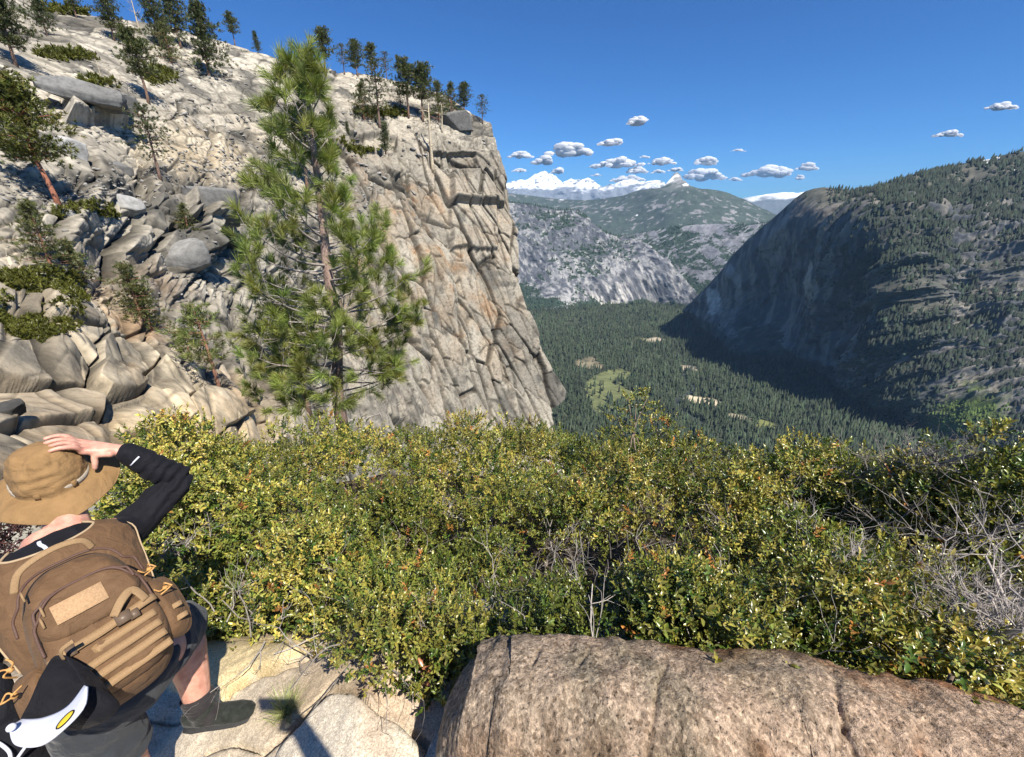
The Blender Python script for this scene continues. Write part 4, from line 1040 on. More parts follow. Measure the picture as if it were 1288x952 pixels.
def st_(rng): return [(smooth_path([bp, (bp*.5+np.array(c[:3])*.5)+rng.normal(0, .07, 3), np.array(c[:3])], 5), np.linspace(.016, .004, 11)) for c in tc_]
shrub('evergreen_shrub', 'tallest yellow green shrub rising above the thicket against the valley', 'shrub', bp, tc_, 1100, st_, rs2, .5, .03, 1.3)
hang = [(520,800,1.30,.11),(545,790,1.25,.12),(500,830,1.22,.09),(540,835,1.15,.11),(565,815,1.15,.10),(555,862,1.08,.075),(535,885,1.04,.06),(480,800,1.35,.10),(520,860,1.12,.07),(590,795,1.3,.10),(450,790,1.45,.1),(550,750,1.5,.14),(500,760,1.5,.14),(560,840,1.10,.08),(520,870,1.06,.08),(548,875,1.04,.06),(505,850,1.14,.09),(575,790,1.25,.12),(470,820,1.25,.08)]
hc = [tuple(at(a, b, r))+(s,) for a, b, r, s in hang]; bp2 = at(560, 770, 1.6); bp2[2] -= .35
def st2(rng): return [(smooth_path([bp2, (bp2*.5+np.array(c[:3])*.5)+rng.normal(0, .03, 3), np.array(c[:3])], 5), np.linspace(.008, .003, 11)) for c in hc]
sh_h = shrub('evergreen_shrub', 'glossy green shrub spilling down over the rock beside the brown boulder', 'shrub', bp2, hc, 1800, st2, rs2, .25, .01, 1.15)
# dead rust coloured leaves hanging in it
dv = np.concatenate([at(538+rs2.normal(0, 5, 26), 858+rs2.normal(0, 15, 26), 1.03), at(534+rs2.normal(0, 3, 10), 775+rs2.normal(0, 5, 10), 1.22), at(530+rs2.normal(0, 3, 8), 830+rs2.normal(0, 12, 8), 1.08)])
v_, f_, c_ = place(LV, LF, frames(rs2.normal(size=(len(dv), 3)), rs2), dv-bp2, rs2.uniform(.02, .034, len(dv)), None, ca(.42, .17, .08)*rs2.uniform(.6, 1.2, (len(dv), 1)))
mk('dead_leaves', v_, f_, m_shrub, sh_h, False, c_)['label'] = 'rust brown dead leaves hanging in the green shrub'
mb = MB()
for (a, b, r) in [(532,800,1.15),(528,765,1.25),(610,735,1.6)]:
    twigs(mb, at(a, b, r)-bp2, (rs2.normal(0, .4), -.3, .6), .09, .0022, 2, rs2, .7, (.45, .40, .35), 0)
mb.build('bare_twig', m_twig, sh_h, True)
# dead grey shrubs
def dead(label, base, tips, r0, L, depth, rng, col, group='bare dead shrubs'):
    base = np.asarray(base); o = empty('dead_shrub', base); tag(o, label, 'dead shrub', group)
    for t in tips:
        mb = MB(); t = np.asarray(t); pts = smooth_path([base, base*.45+t*.55+rng.normal(0, .05, 3), t], 5); rad = np.linspace(r0, r0*.4, len(pts))
        add_tube(mb, pts-base, rad, 7, col=col, cap=False)
        for q in range(3, len(pts), 1):
            for _ in range(1): twigs(mb, pts[q]-base, unit(unit(t-base)+rng.normal(0, .7, 3)), L*rng.uniform(.5, 1), rad[q]*.62, depth, rng, .75, col, .08)
        mb.build('branch', m_twig, o, True)
    return o
rd = np.random.default_rng(5)
dead('grey leafless shrub branching above the right end of the thicket', at(1160, 612, 3.9), [at(1145, 560, 3.9), at(1172, 570, 3.8), at(1120, 585, 4.0), at(1200, 580, 3.7), at(1225, 572, 3.7)], .010, .20, 2, rd, (.30, .27, .24))
dead('tangle of pale bare branches at the right edge beside the boulder', at(1290, 850, 1.75), [at(1250, 790, 1.85), at(1215, 750, 2.0), at(1270, 740, 2.0), at(1180, 720, 2.2), at(1240, 700, 2.2), at(1285, 790, 1.7), at(1190, 780, 1.8)], .009, .17, 2, rd, (.40, .35, .31))
dead('crooked grey dead branch with a bent trunk in the middle of the right hand thicket', at(1040, 745, 2.15), [at(1065, 710, 2.15), at(1075, 690, 2.3), at(1030, 690, 2.4), at(1010, 650, 2.6), at(1085, 740, 2.1)], .011, .14, 2, rd, (.42, .38, .35))
dead('small bare forked twig bush between the tall shrub and the grey leafless one', at(1082, 602, 4.0), [at(1072, 570, 4.0), at(1086, 575, 4.0), at(1045, 590, 4.0)], .006, .10, 1, rd, (.38, .34, .3))
dead('bleached dead branch in the dark gap of the left hand thicket', at(620, 665, 3.0), [at(575, 650, 3.0), at(560, 640, 3.1), at(600, 625, 3.1), at(660, 610, 3.3)], .008, .14, 2, rd, (.46, .42, .38))
# sprig clump standing in for a second person's dark curly hair
b_ = at(2, 680, 3.2); o = empty('curly_hair', b_); tag(o, 'dark brown curly hair of a second person at the left edge under the hat brim', 'shrub')
pp_ = b_+rd.normal(0, 1, (420, 3))*np.array([.10, .10, .13])+np.array([-.05, 0, .05])
v_, f_, c_ = place(SPR[0][0], SPR[0][1], frames(rd.normal(size=(420, 3)), rd), pp_-b_, np.full(420, .9), SPR[0][2], ca(.06, .03, .028)*rd.uniform(.5, 1.8, (420, 1))); mk('foliage', v_, f_, m_shrub, o, False, c_)
# grass tufts on the slab
def grass(label, px, py, n, L, rng, col):
    p0 = gpt(px, py); p0[2] = gz(p0)[2]; mb = MB()
    for _ in range(n):
        a = rng.uniform(0, 6.28); t = rng.uniform(.3, 1.1); b = p0*0 + np.array([rng.normal(0, .012), rng.normal(0, .012), -.01]); d = np.array([math.cos(a)*t, math.sin(a)*t, 1]); d = unit(d)
        l = L*rng.uniform(.5, 1.1); pts = [b, b+d*l*.5, b+d*l*.95+np.array([0, 0, -.25*l*t])]
        sdv = unit(np.cross(d, (0, 0, 1)))*.0011; Vb = np.array([pts[0]-sdv, pts[0]+sdv, pts[1]+sdv*.8, pts[1]-sdv*.8, pts[2]]); 
        mb.add(Vb, [(0, 1, 2, 3)], np.array(col)*rng.uniform(.6, 1.4)); k = mb.n-5; mb.T.append(np.array([(k+3, k+2, k+4)]))
    o = mb.build('grass_tuft', m_shrub, None, False); o.location = p0; tag(o, label, 'grass'); return o
rg_ = np.random.default_rng(3)
grass('spiky pale green grass tuft in the crack under the phone shadow', 360, 898, 230, .15, rg_, (.34, .36, .14))
grass('short dry grass sprouting at the tip of the yellow slab', 398, 815, 50, .06, rg_, (.30, .24, .07))
# ================================================================== pines
m_needle = mat_leaf('pine_needles', .45, .25, .4)
m_bark = mat_attr('pine_bark', 9, .45, .95, (.8, .05))
m_barkn = mat_attr('pine_bark_near', 30, .45, .95, (.9, .02))
def tuft_mesh(P_, D_, nn, L, wd, rng, col, cone=.9, back=.6):
    """needle bundles: P_ tips of twigs, D_ their direction; nn blades each"""
    n = len(P_); Rm = frames(D_, rng)
    base = np.repeat(P_, nn, 0); R2 = np.repeat(Rm, nn, 0); N_ = n*nn
    a = rng.uniform(0, 2*np.pi, N_); t = rng.random(N_); sp = cone*(.25+.75*rng.random(N_))*(1.15-.6*t)
    d = np.stack([np.cos(a)*np.sin(sp), np.sin(a)*np.sin(sp), np.cos(sp)], -1); d = np.einsum('nij,nj->ni', R2, d)
    Lr = np.repeat(np.broadcast_to(L, (n,)), nn)
    st = base - R2[:, :, 2]*(Lr*back*(1-t))[:, None]
    l = Lr*rng.uniform(.7, 1.1, N_); tip = st + d*l[:, None] + np.array([0, 0, -.10])*l[:, None]*rng.random((N_, 1))
    s = unit(np.cross(d, rng.normal(size=(N_, 3))))*wd*.5
    midp = st + d*l[:, None]*.55
    V = np.stack([st-s*.7, st+s*.7, midp+s, tip, midp-s], 1).reshape(-1, 3)
    k = (np.arange(N_)*5)[:, None]
    Q = np.concatenate([k, k+1, k+2, k+4], 1); T = np.concatenate([k+4, k+2, k+3], 1)
    c = np.repeat(np.repeat(col, nn, 0)*rng.uniform(.6, 1.45, (N_, 1)), 5, 0)
    return V, Q, T, c
# ---- the big pine in front of the cliff
rb = np.random.default_rng(64)
RP = 9.0
base = at(434, 585, RP-.3); TR = [at(x, y, RP+.02*(585-y)*0) for x, y in ((434,585),(432,545),(425,500),(424,460),(424,420),(418,380),(412,340),(408,300),(402,240),(396,200),(393,170),(388,130),(382,90),(376,62))]
TR = np.array(TR); TR[0] = base
tp = smooth_path(TR, 6)
H = tp[-1][2]-tp[0][2]
root = empty('ponderosa_pine', base); tag(root, 'tall young long needled pine with bare white lower twigs in front of the cliff', 'pine tree')
mb = MB(); hh = (tp[:, 2]-tp[0, 2])/H
rad = np.interp(hh, [0, .15, .5, .8, 1], [.155, .125, .095, .055, .018])*(1+.06*vnoise(tp*5, 3))
add_tube(mb, tp-base, rad, 16, col=(.24, .15, .11)); 
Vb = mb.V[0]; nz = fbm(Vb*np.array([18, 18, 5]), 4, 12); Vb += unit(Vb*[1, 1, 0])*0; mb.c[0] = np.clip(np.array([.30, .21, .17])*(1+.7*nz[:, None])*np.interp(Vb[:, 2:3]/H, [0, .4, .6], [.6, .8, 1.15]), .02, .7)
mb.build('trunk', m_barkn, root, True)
TP, TD, BR = [], [], MB()
right = unit(np.array([tp[0][1], -tp[0][0], 0])); fwd = unit(np.array([tp[0][0], tp[0][1], 0]))
def pine_branch(z, az, L, up0, rng, ntw, dead=False, curve=.35):
    """z: fraction up the trunk; az: 0 = picture right, 180 = left, 90 = away"""
    i = int(np.interp(z, hh, np.arange(len(hh)))); p = tp[i].copy()
    d = right*math.cos(math.radians(az)) + fwd*math.sin(math.radians(az)); pts = [p]; dd = unit(d + np.array([0, 0, up0]))
    for s in range(7):
        dd = unit(dd + np.array([0, 0, curve*(.05+.16*s/7)]) + rng.normal(0, .07, 3)); pts.append(pts[-1] + dd*L/7)
    pts = np.array(pts); r0 = .008+.013*L
    cc_ = (.42, .38, .35) if dead else (.30, .26, .23)
    V_, Q_, _ = tube(smooth_path(pts, 3)-base, np.linspace(r0, .004, 22), 6, cap=False); BR.add(V_, Q_, cc_)
    if dead:
        for s in (3, 4, 5, 6, 7): twigs(BR, pts[s]-base, unit(dd+rng.normal(0, .7, 3)), L*.22, .004, 1, rng, .6, cc_, .05)
        return
    TP.append(pts[-1]); TD.append(unit(pts[-1]-pts[-2]))
    for k in range(ntw):
        s = rng.uniform(.5, 1.0)*7; i0 = min(int(s), 6); q = pts[i0] + (pts[i0+1]-pts[i0])*(s-i0)
        nd = unit(dd*.5 + rng.normal(0, .6, 3) + np.array([0, 0, .30])); l = L*rng.uniform(.12, .30)+.10
        e = q + nd*l; mid = (q+e)/2 + rng.normal(0, .02, 3); e2 = e + np.array([0, 0, .04])
        V_, Q_, _ = tube(np.array([q, mid, e2])-base, [.006, .005, .004], 4, cap=False); BR.add(V_, Q_, cc_)
        TP.append(e2); TD.append(unit(nd + np.array([0, 0, .45])))
# live branches: fraction, azimuth, length; the crown is widest in its lower third
for k in range(92):
    z = .20 + .77*(k/92)**.92; az = k*137.5 + rb.uniform(-20, 20)
    Lmax = np.interp(z, [.18, .26, .38, .50, .60, .70, .80, .90, .97], [1.45, 1.75, 1.80, 1.65, 1.40, 1.05, .85, .60, .28])
    ca_ = math.cos(math.radians(az)); L = Lmax*rb.uniform(.72, 1.06)
    if ca_ > .2 and .60 < z < .86: L *= .62          # thinner on the right, high up
    if ca_ < 0 and .50 < z < .9: L *= 1.1
    pine_branch(z, az, L, np.interp(z, [.2, .6, .95], [-.12, .15, .9])+rb.uniform(-.1, .15), rb, int(1+3.8*L*(1 if z < .62 else .8)), curve=.75 if z < .8 else .8)
for z, az, L in [(.30, 170, 1.4), (.34, 8, 1.25), (.40, 190, 1.5), (.27, 350, 1.35), (.22, 10, 1.2), (.22, 185, 1.1), (.46, 175, 1.45), (.44, 0, 1.4), (.30, 250, 1.2), (.36, 290, 1.2), (.42, 260, 1.1), (.25, 270, 1.2)]:
    pine_branch(z, az, L, 0, rb, 8)
for z, az, L in [(.47, 195, 1.0), (.50, 210, .9), (.52, 160, .8), (.43, 200, 1.1), (.55, 200, .9), (.60, 20, .5), (.58, 340, .7), (.64, 190, .8), (.68, 200, .7), (.17, 30, .8), (.15, 170, .7), (.13, 350, .9), (.18, 200, .6), (.12, 190, .7), (.70, 10, .5), (.10, 20, .5)]:
    pine_branch(z, az, L, -.05, rb, 0, True)
TP.append(tp[-1]); TD.append(np.array([0, 0, 1.])); 
for k in range(5): TP.append(tp[-1]+rb.normal(0, .05, 3)-np.array([0, 0, .15+.06*k])); TD.append(unit(np.array([rb.normal(0, .5), rb.normal(0, .5), 1.])))
TP = np.array(TP); TD = np.array(TD); print('tufts', len(TP))
TPs = np.concatenate([TP, (TP - TD*.12+rb.normal(0, .05, TP.shape))[rb.random(len(TP)) < .45]]); TDs = unit(np.resize(TD, TPs.shape)+rb.normal(0, .2, TPs.shape))
ncol = ca(.215, .25, .06)*rb.uniform(.65, 1.35, (len(TPs), 1))*(1+rb.uniform(-.1, .1, (len(TPs), 3)))
V_, Q_, T_, c_ = tuft_mesh(TPs, TDs, 95, np.random.default_rng(1).uniform(.18, .26, len(TPs)), .0060, rb, ncol, 1.15, .55)
mk('crown', V_-base, [Q_, T_], m_needle, root, False, c_)
BR.build('branch', m_barkn, root, True)

# ---- hillside pines: a few kinds, copied
def hill_pine(seed, H=12., shape='round', bare=.4, wid=.24, dens=1.0, ncl=210, col=(.050, .066, .024), bark=(.20, .125, .09), nl=.34, lean=0.0):
    rng = np.random.default_rng(seed); root = empty('pine_tree')
    mb = MB(); zs = np.linspace(0, 1, 12); tr = np.stack([.03*H*fbm(np.c_[zs*2, zs*0, zs*0+seed], 2, seed), .03*H*fbm(np.c_[zs*2+9, zs*0, zs*0+seed], 2, seed), zs*H*.97], -1); tr -= tr[0]*[1, 1, 0]; tr[:, 0] += lean*H*zs
    tr[0, 2] = -.5
    add_tube(mb, tr, np.interp(zs, [0, .05, 1], [.028, .021, .004])*H, 9, col=bark)
    Pc, Dc, Rc_ = [], [], []
    lim = MB()
    for k in range(ncl):
        z = bare + (1-bare)*rng.random()**.85
        t = (z-bare)/(1-bare)
        if shape == 'round': w_ = (math.sin(math.pi*(.12+.84*t)))**.6
        elif shape == 'cone': w_ = (1-t)**.75*(1.0+.25*math.sin(t*21))
        else: w_ = .35+.65*math.sin(math.pi*min(1, .15+t))
        az = rng.uniform(0, 6.28); lay = .66+.34*math.sin(z*31+az*2)
        rr_x = 1.5*wid*H*w_*rng.uniform(.3, 1.0)*lay; i = np.interp(z, zs, np.arange(12)); c0 = tr[int(i)]*(1-(i % 1)) + tr[min(int(i)+1, 11)]*(i % 1)
        p = c0 + np.array([math.cos(az)*rr_x, math.sin(az)*rr_x, .06*H*w_*rng.normal()*.5])
        if k % 3 == 0: 
            V_, Q_, _ = tube(np.array([c0-np.array([0, 0, .02*H]), (c0+p)/2-np.array([0, 0, .005*H]), p]), [.006*H, .004*H, .0015*H], 4, cap=False); lim.add(V_, Q_, np.array(bark)*1.1)
        m = int(5*dens); q = p + rng.normal(0, 1, (m, 3))*np.array([.045, .045, .018])*H
        Pc.append(q); Dc.append(unit(np.array([math.cos(az)*.7, math.sin(az)*.7, .6])+rng.normal(0, .4, (m, 3))))
    Pc = np.concatenate(Pc); Dc = np.concatenate(Dc)
    cc_ = np.array([col])*rng.uniform(.5, 1.8, (len(Pc), 1))*(1+rng.uniform(-.1, .12, (len(Pc), 3)))
    V_, Q_, T_, c_ = tuft_mesh(Pc, Dc, 13, np.full(len(Pc), 1.5*nl*H/12.), .070*H/12., rng, cc_, 1.3, .5)
    if lim.n:
        for a, b in zip(lim.V, lim.c): pass
        mb2 = lim
    tk = mb.build('trunk', m_bark, root, True)
    mk('crown', V_, [Q_, T_], m_needle, root, False, c_)
    if lim.n: lim.build('branch', m_bark, root, True)
    return root
def snag(seed, H=6., col=(.50, .42, .30), nb=5):
    rng = np.random.default_rng(seed); root = empty('snag'); mb = MB(); zs = np.linspace(0, 1, 9); tr = np.stack([.03*H*np.sin(zs*3+seed), 0*zs, zs*H], -1); tr[0, 2] = -.3
    add_tube(mb, tr, np.interp(zs, [0, .1, 1], [.05, .03, .008])*H, 9, col=col)
    mb.build('trunk', m_bark, root, True); 
    if nb:
        bm_ = MB()
        for _ in range(nb): twigs(bm_, tr[rng.integers(3, 9)], unit(np.array([rng.normal(), rng.normal(), .2])), H*.2, .006*H, 1, rng, .5, col, .1)
        bm_.build('branch', m_bark, root, True)
    return root
protos = {}
def kind(k):
    if k in protos: return copy_tree(protos[k][0]), protos[k][1]
    H_ = 12.
    if k == 'dense': o = hill_pine(1, 12, 'round', .22, .22, 1.0, 240, (.085, .098, .036))
    elif k == 'dense2': o = hill_pine(2, 12, 'cone', .15, .30, 1.0, 240, (.078, .092, .036))
    elif k == 'tall': o = hill_pine(3, 12, 'round', .38, .20, 1.0, 170, (.090, .102, .036))
    elif k == 'sparse': o = hill_pine(4, 12, 'round', .30, .26, .75, 130, (.085, .098, .040), (.20, .13, .10), .26)
    elif k == 'narrow': o = hill_pine(5, 12, 'cone', .1, .19, 1.0, 180, (.080, .096, .040))
    elif k == 'umbrella': o = hill_pine(6, 12, 'flat', .36, .30, 1.4, 230, (.125, .130, .034), (.34, .14, .085), .30, -.10)
    elif k == 'scrub': o = hill_pine(7, 12, 'cone', .04, .42, .9, 170, (.105, .115, .040), (.30, .15, .10), .42)
    elif k == 'gnarly': o = hill_pine(8, 12, 'flat', .30, .34, 1.1, 60, (.13, .15, .045), (.34, .18, .12), .55, .04)
    elif k == 'snag': o = snag(9)
    protos[k] = (o, H_ if k != 'snag' else 6.)
    return o, protos[k][1]
NMS = {'dense': 'pine_tree', 'dense2': 'pine_tree', 'tall': 'pine_tree', 'sparse': 'pine_tree', 'narrow': 'pine_tree', 'umbrella': 'pine_tree', 'scrub': 'scrub_pine', 'gnarly': 'scrub_pine', 'snag': 'snag'}
TL = [ # base px, base py, height px, kind, label
 (20,82,118,'dense','broad dark pine at the upper left edge, its foot beside the upper ledge shadow'),
 (60,45,60,'dense2','dark pine behind the broad one at the top left corner'),
 (96,22,40,'tall','short pine on the skyline left of the first gap of sky'),
 (76,252,165,'umbrella','leaning pine with a red trunk and flat olive crown at the left edge'),
 (187,130,98,'tall','pine with a dark trunk right of the bare white snag'),
 (144,50,66,'dense','dark pine on the skyline left of the thin leafless treetop'),
 (126,124,48,'snag','bare white snag standing on the upper slope'),
 (196,234,104,'sparse','thin grey trunked pine with an open see through crown above the gully'),
 (204,62,92,'narrow','tall dark skyline pine cut by the picture top, left of the close pair'),
 (228,60,84,'dense','tall dark skyline pine, right one of the close pair'),
 (216,80,54,'scrub','low pine on the slope below the close skyline pair'),
 (263,97,98,'dense2','wide dark pine with a short pink trunk below the skyline'),
 (296,56,42,'tall','lone small pine on the skyline right of the pink trunked one'),
 (325,66,28,'narrow','smallest skyline pine between the lone one and the big pine top'),
 (177,45,46,'snag','thin leafless treetop on the skyline between dark pines'),
 (410,94,62,'tall','skyline pine just right of the top of the big pine'),
 (434,92,38,'sparse','slim skyline pine with a bare lower trunk'),
 (450,94,46,'dense','round crowned skyline pine in the middle of a close group'),
 (468,96,44,'tall','darker right hand pine of the close skyline group'),
 (487,96,32,'sparse','tiny skyline pine right of the close group'),
 (478,160,86,'sparse','open crowned pine with a long bare trunk standing on the rock bench'),
 (458,150,48,'scrub','bushy low pine left of the open crowned bench pine'),
 (514,148,78,'tall','left one of the two tall pines on the cliff top bench'),
 (532,152,76,'tall','right one of the two tall pines on the cliff top bench'),
 (505,142,40,'sparse','low pine leaning left at the foot of the tall bench pair'),
 (552,152,52,'scrub','bushy pine between the tall bench pair and the square boulder'),
 (568,142,40,'scrub','low bushy pine just behind the square boulder'),
 (584,142,40,'dense','round pine behind the square boulder on the cliff rim'),
 (538,104,12,'scrub','tiny dark shrub like pine on the far skyline'),
 (607,156,38,'sparse','lone small pine at the very tip of the cliff rim'),
 (484,196,44,'narrow','small conifer growing below the rock bench'),
 (436,178,26,'narrow','little conifer left of the one below the rock bench'),
 (548,208,78,'snag','slender dead trunk on the face below the square boulder'),
 (556,164,34,'snag','short white dead trunk left of the square boulder'),
 (66,335,86,'scrub','ragged olive conifer on the grey wall below the leaning pine'),
 (112,352,52,'scrub','small green bushy conifer right of the ragged olive one'),
 (176,400,72,'scrub','straggling conifer on the tan slab left of the gully foot'),
 (196,412,54,'scrub','thin stemmed low conifer beside the straggling one'),
 (270,492,112,'gnarly','twisted little pine with a reddish trunk on the near ledge'),
 (238,462,50,'gnarly','smaller twisted pine left of the reddish trunked one'),
 (388,520,150,'tall','pine with an orange brown trunk hidden behind the big pine'),
 (386,240,110,'tall','pine with a pink trunk behind the upper part of the big pine'),
 (230,300,46,'scrub','little conifer growing in the crack above the gully'),
 (222,232,40,'snag','fallen bleached log leaning on the dark cube block'),
]
for k, (bx, by, hpx, kd, lab) in enumerate(TL):
    p, nn = hill_at(bx, by); o, H0 = kind(kd)
    x_, y_, z_ = wdir(bx, by); zc = p[1]*CP-p[2]*SP
    # height in metres that spans hpx pixels above this foot
    lo, hi_h = .1, 80.
    for _ in range(30):
        h_ = (lo+hi_h)/2; q = p+np.array([0, 0, h_]); zq = q[1]*CP-q[2]*SP; yq = CY - (q[1]*SP+q[2]*CP)*F/zq
        if by - yq > hpx: hi_h = h_
        else: lo = h_
    s = h_/H0*(1.0 if kd != 'snag' else 1.0)
    o.location = Vector([float(v) for v in p]); o.scale = (s, s, s); o.rotation_euler[2] = (k*2.399) % 6.28 if kd not in ('umbrella', 'gnarly') else .1*k
    if kd == 'umbrella': o.rotation_euler = (0, 0, math.atan2(-p[0], p[1])*0)
    if 'fallen' in lab: o.rotation_euler = (math.radians(15), math.radians(-42), 0)
    o.name = NMS[kd]; tag(o, lab, {'snag': 'dead tree'}.get(kd, 'pine tree'), 'dead trunks on the granite slope' if kd == 'snag' else 'pines scattered over the granite hillside')
# ---- green mats on the ledges
def mat_shrub(label, cx, cy, rx, ry, n, rng, col=(.11, .115, .022), hgt=.16, L=.18):
    pts = []
    for _ in range(n):
        a = rng.uniform(0, 6.28); t = math.sqrt(rng.random()); x_, y_ = cx+math.cos(a)*rx*t, cy+math.sin(a)*ry*t
        pts.append(hill_at(x_, y_)[0])
    pts = np.array(pts); p0, _ = hill_at(cx, cy); sc_ = np.linalg.norm(p0)/26.
    pts = pts + rng.normal(0, 1, pts.shape)*np.array([.1, .1, .06])*sc_ + np.array([0, 0, 1])*rng.uniform(.0, hgt, (n, 1))*sc_
    V_, Q_, T_, c_ = tuft_mesh(pts, unit(rng.normal(0, .6, pts.shape)+np.array([0, -.3, 1.])), 16, np.full(n, L*sc_), .035*sc_, rng, np.array([col])*rng.uniform(.6, 1.4, (n, 1)), 1.2, .5)
    o = mk('juniper_shrub', V_-p0, [Q_, T_], m_needle, None, False, c_, p0); tag(o, label, 'shrub', 'low evergreen shrubs matted over the ledges'); return o
rj = np.random.default_rng(8)
for a in [('wide olive mat of low shrub crossing the left edge above the blocky wall',52,352,62,14,900),('hanging right end of the wide olive mat',88,372,22,16,330),('lower olive mat of shrub on the ledge over the blocky wall',58,408,44,17,800),('dark green mat at the left edge between the two olive ones',5,385,14,16,160),
          ('thin olive strip of shrub at the foot of the leaning red trunk',95,262,22,6,170),('small bright olive patch right of the leaning red trunk',137,268,15,5,110),('dark low shrub around the foot of the white snag',118,118,26,14,260),('green shrub beside the foot of the dark trunked pine',200,96,20,10,200),
          ('long dark shrub strip under the upper ledge',85,72,34,5,200),('olive mat at the foot of the two tall bench pines',480,143,32,5,240),('dark shrub below the rock bench left',455,190,24,8,220),('low shrub clump on the bench right of the small conifers',415,186,18,6,130),('brown green shrub strip on the top left skyline',85,14,26,4,120)]:
    mat_shrub(*a, rj)
# ================================================================== people
def fuse(mb, name, mat, parent, voxel=.006, smooth=6, loc=(0, 0, 0), factor=.5, disp=None, col=None):
    """union of the pieces as one continuous skin"""
    V = np.concatenate(mb.V) - np.asarray(loc)
    Fs = ([np.concatenate(mb.Q)] if mb.Q else []) + ([np.concatenate(mb.T)] if mb.T else [])
    o = mk('tmp_skin', V, Fs, None); 
    m = o.modifiers.new('r', 'REMESH'); m.mode = 'VOXEL'; m.voxel_size = voxel; m.use_smooth_shade = True
    s = o.modifiers.new('s', 'SMOOTH'); s.factor = factor; s.iterations = smooth
    bpy.context.view_layer.update(); dg = bpy.context.evaluated_depsgraph_get(); ev = o.evaluated_get(dg); me = bpy.data.meshes.new_from_object(ev)
    bpy.data.objects.remove(o)
    n = len(me.vertices); v = np.zeros(n*3, np.float32); me.vertices.foreach_get('co', v); v = v.reshape(-1, 3)
    if disp is not None:
        nn = np.zeros(n*3, np.float32); me.vertices.foreach_get('normal', nn); v = v + nn.reshape(-1, 3)*disp(v + np.asarray(loc))[:, None]; me.vertices.foreach_set('co', v.astype(np.float32).ravel())
    if col is not None:
        a = me.color_attributes.new('Col', 'FLOAT_COLOR', 'POINT'); cc = np.ones((n, 4), np.float32); cc[:, :3] = col(v + np.asarray(loc)); a.data.foreach_set('color', cc.ravel())
    me.name = name; me.materials.clear(); me.materials.append(mat)
    me.polygons.foreach_set('use_smooth', np.ones(len(me.polygons), bool)); me.update()
    ob = bpy.data.objects.new(name, me); C.objects.link(ob)
    if parent is not None: ob.parent = parent
    return ob
def ell(mb, c, ax, n=16):
    """ellipsoid; ax = three axis vectors"""
    V = IV@np.array(ax); mb.add(V + np.array(c), IF)
def limb(mb, pts, rad, n=14, k=4):
    p = smooth_path(np.array(pts), k); r = np.interp(np.linspace(0, len(pts)-1, len(p)), range(len(pts)), rad)
    add_tube(mb, p, r, n); ell(mb, p[0], np.eye(3)*r[0]); ell(mb, p[-1], np.eye(3)*r[-1])

def mat_skin():
    m, nt, b = nmat('skin'); tc = N(nt, 'ShaderNodeTexCoord')
    n = noise_node(nt, 30, 5, .6, tc.outputs['Object'])
    nt.links.new(ramp(nt, n.outputs[0], [(.3, (.44, .20, .14)), (.7, (.66, .37, .27))]), b.inputs['Base Color'])
    b.inputs['Roughness'].default_value = .5; b.inputs['Subsurface Weight'].default_value = .15; b.inputs['Subsurface Radius'].default_value = (.02, .006, .003); b.inputs['Subsurface Scale'].default_value = .4
    n2 = noise_node(nt, 400, 3, .6, tc.outputs['Object']); bump(nt, b, n2.outputs[0], .25, .0015)
    return m
m_skin = mat_skin()
m_black = mat_fabric('black_jersey', (.009, .009, .012), 1400, 16, .8, .2, .5, .02)
m_hat = mat_fabric('tan_canvas', (.25, .15, .066), 900, 20, .9, .14, .35, .02)
m_band = mat_plain('grey_webbing', (.33, .28, .22), .8, 300, .35, (.6, .001))
m_pack = mat_fabric('brown_nylon', (.130, .074, .038), 1100, 22, .7, .16, .45, .03)
m_strap = mat_plain('tan_webbing', (.27, .170, .085), .75, 500, .25, (.5, .001))
m_pipe = mat_plain('beige_piping', (.38, .28, .17), .7, 200, .1)
m_zip = mat_plain('dark_zipper', (.10, .055, .04), .6, 700, .4, (.6, .001))
m_patch = mat_plain('patch_suede', (.38, .24, .13), .95, 260, .22, (.5, .001))
m_short = mat_fabric('dark_grey_shorts', (.036, .040, .045), 1200, 18, .8, .15, .4)
m_sock = mat_fabric('charcoal_sock', (.030, .027, .028), 900, 30, .95, .2, .2)
m_shoe = mat_fabric('olive_black_shoe', (.022, .025, .021), 700, 40, .8, .35, .3)
m_hair = mat_plain('dark_hair', (.035, .022, .015), .6, 120, .4)
m_white = mat_plain('white_cloth', (.60, .61, .68), .7, 60, .05)
m_yel = mat_plain('yellow_badge', (.72, .52, .03), .6, 60, .1)
m_plastic = mat_plain('buckle_plastic', (.13, .09, .06), .4, 100, .1)
m_rubber = mat_plain('shoe_rubber', (.03, .03, .03), .8, 60, .2)

pel = P(150, 848, 1.284); nek = P(84, 672, 1.40)
Rv = unit(np.array([.58, .81, 0])); Uv = unit(nek-pel); Uv = unit(Uv - Rv*np.dot(Uv, Rv)); Nv = np.cross(Rv, Uv)
TL_ = np.linalg.norm(nek-pel)
man = empty('person', (-1.15, .92, -1.95)); tag(man, 'person in a black long sleeved shirt seen from behind, holding on a tan hat', 'person')
B0 = np.array([-1.15, .92, -1.95])
head = P(74, 604, 1.50) + np.array([0, 0, -.035])
shR = P(164, 664, 1.53); elR = P(224, 604, 1.66); wrR = P(157, 567, 1.545)
shL = nek - Rv*.165 - Uv*.035; elL = P(-20, 800, 1.36); wrL = P(-28, 900, 1.42)
hipR = pel + Rv*.088; hipL = pel - Rv*.088
knR = P(222, 782, 1.62); anR = P(255, 893, 1.66); ftR = anR + np.array([.07, .015, -.06])
knL = P(160, 968, 1.38); anL = np.array([-1.20, .74, -1.95]); ftL = anL + np.array([.02, .16, -.05])
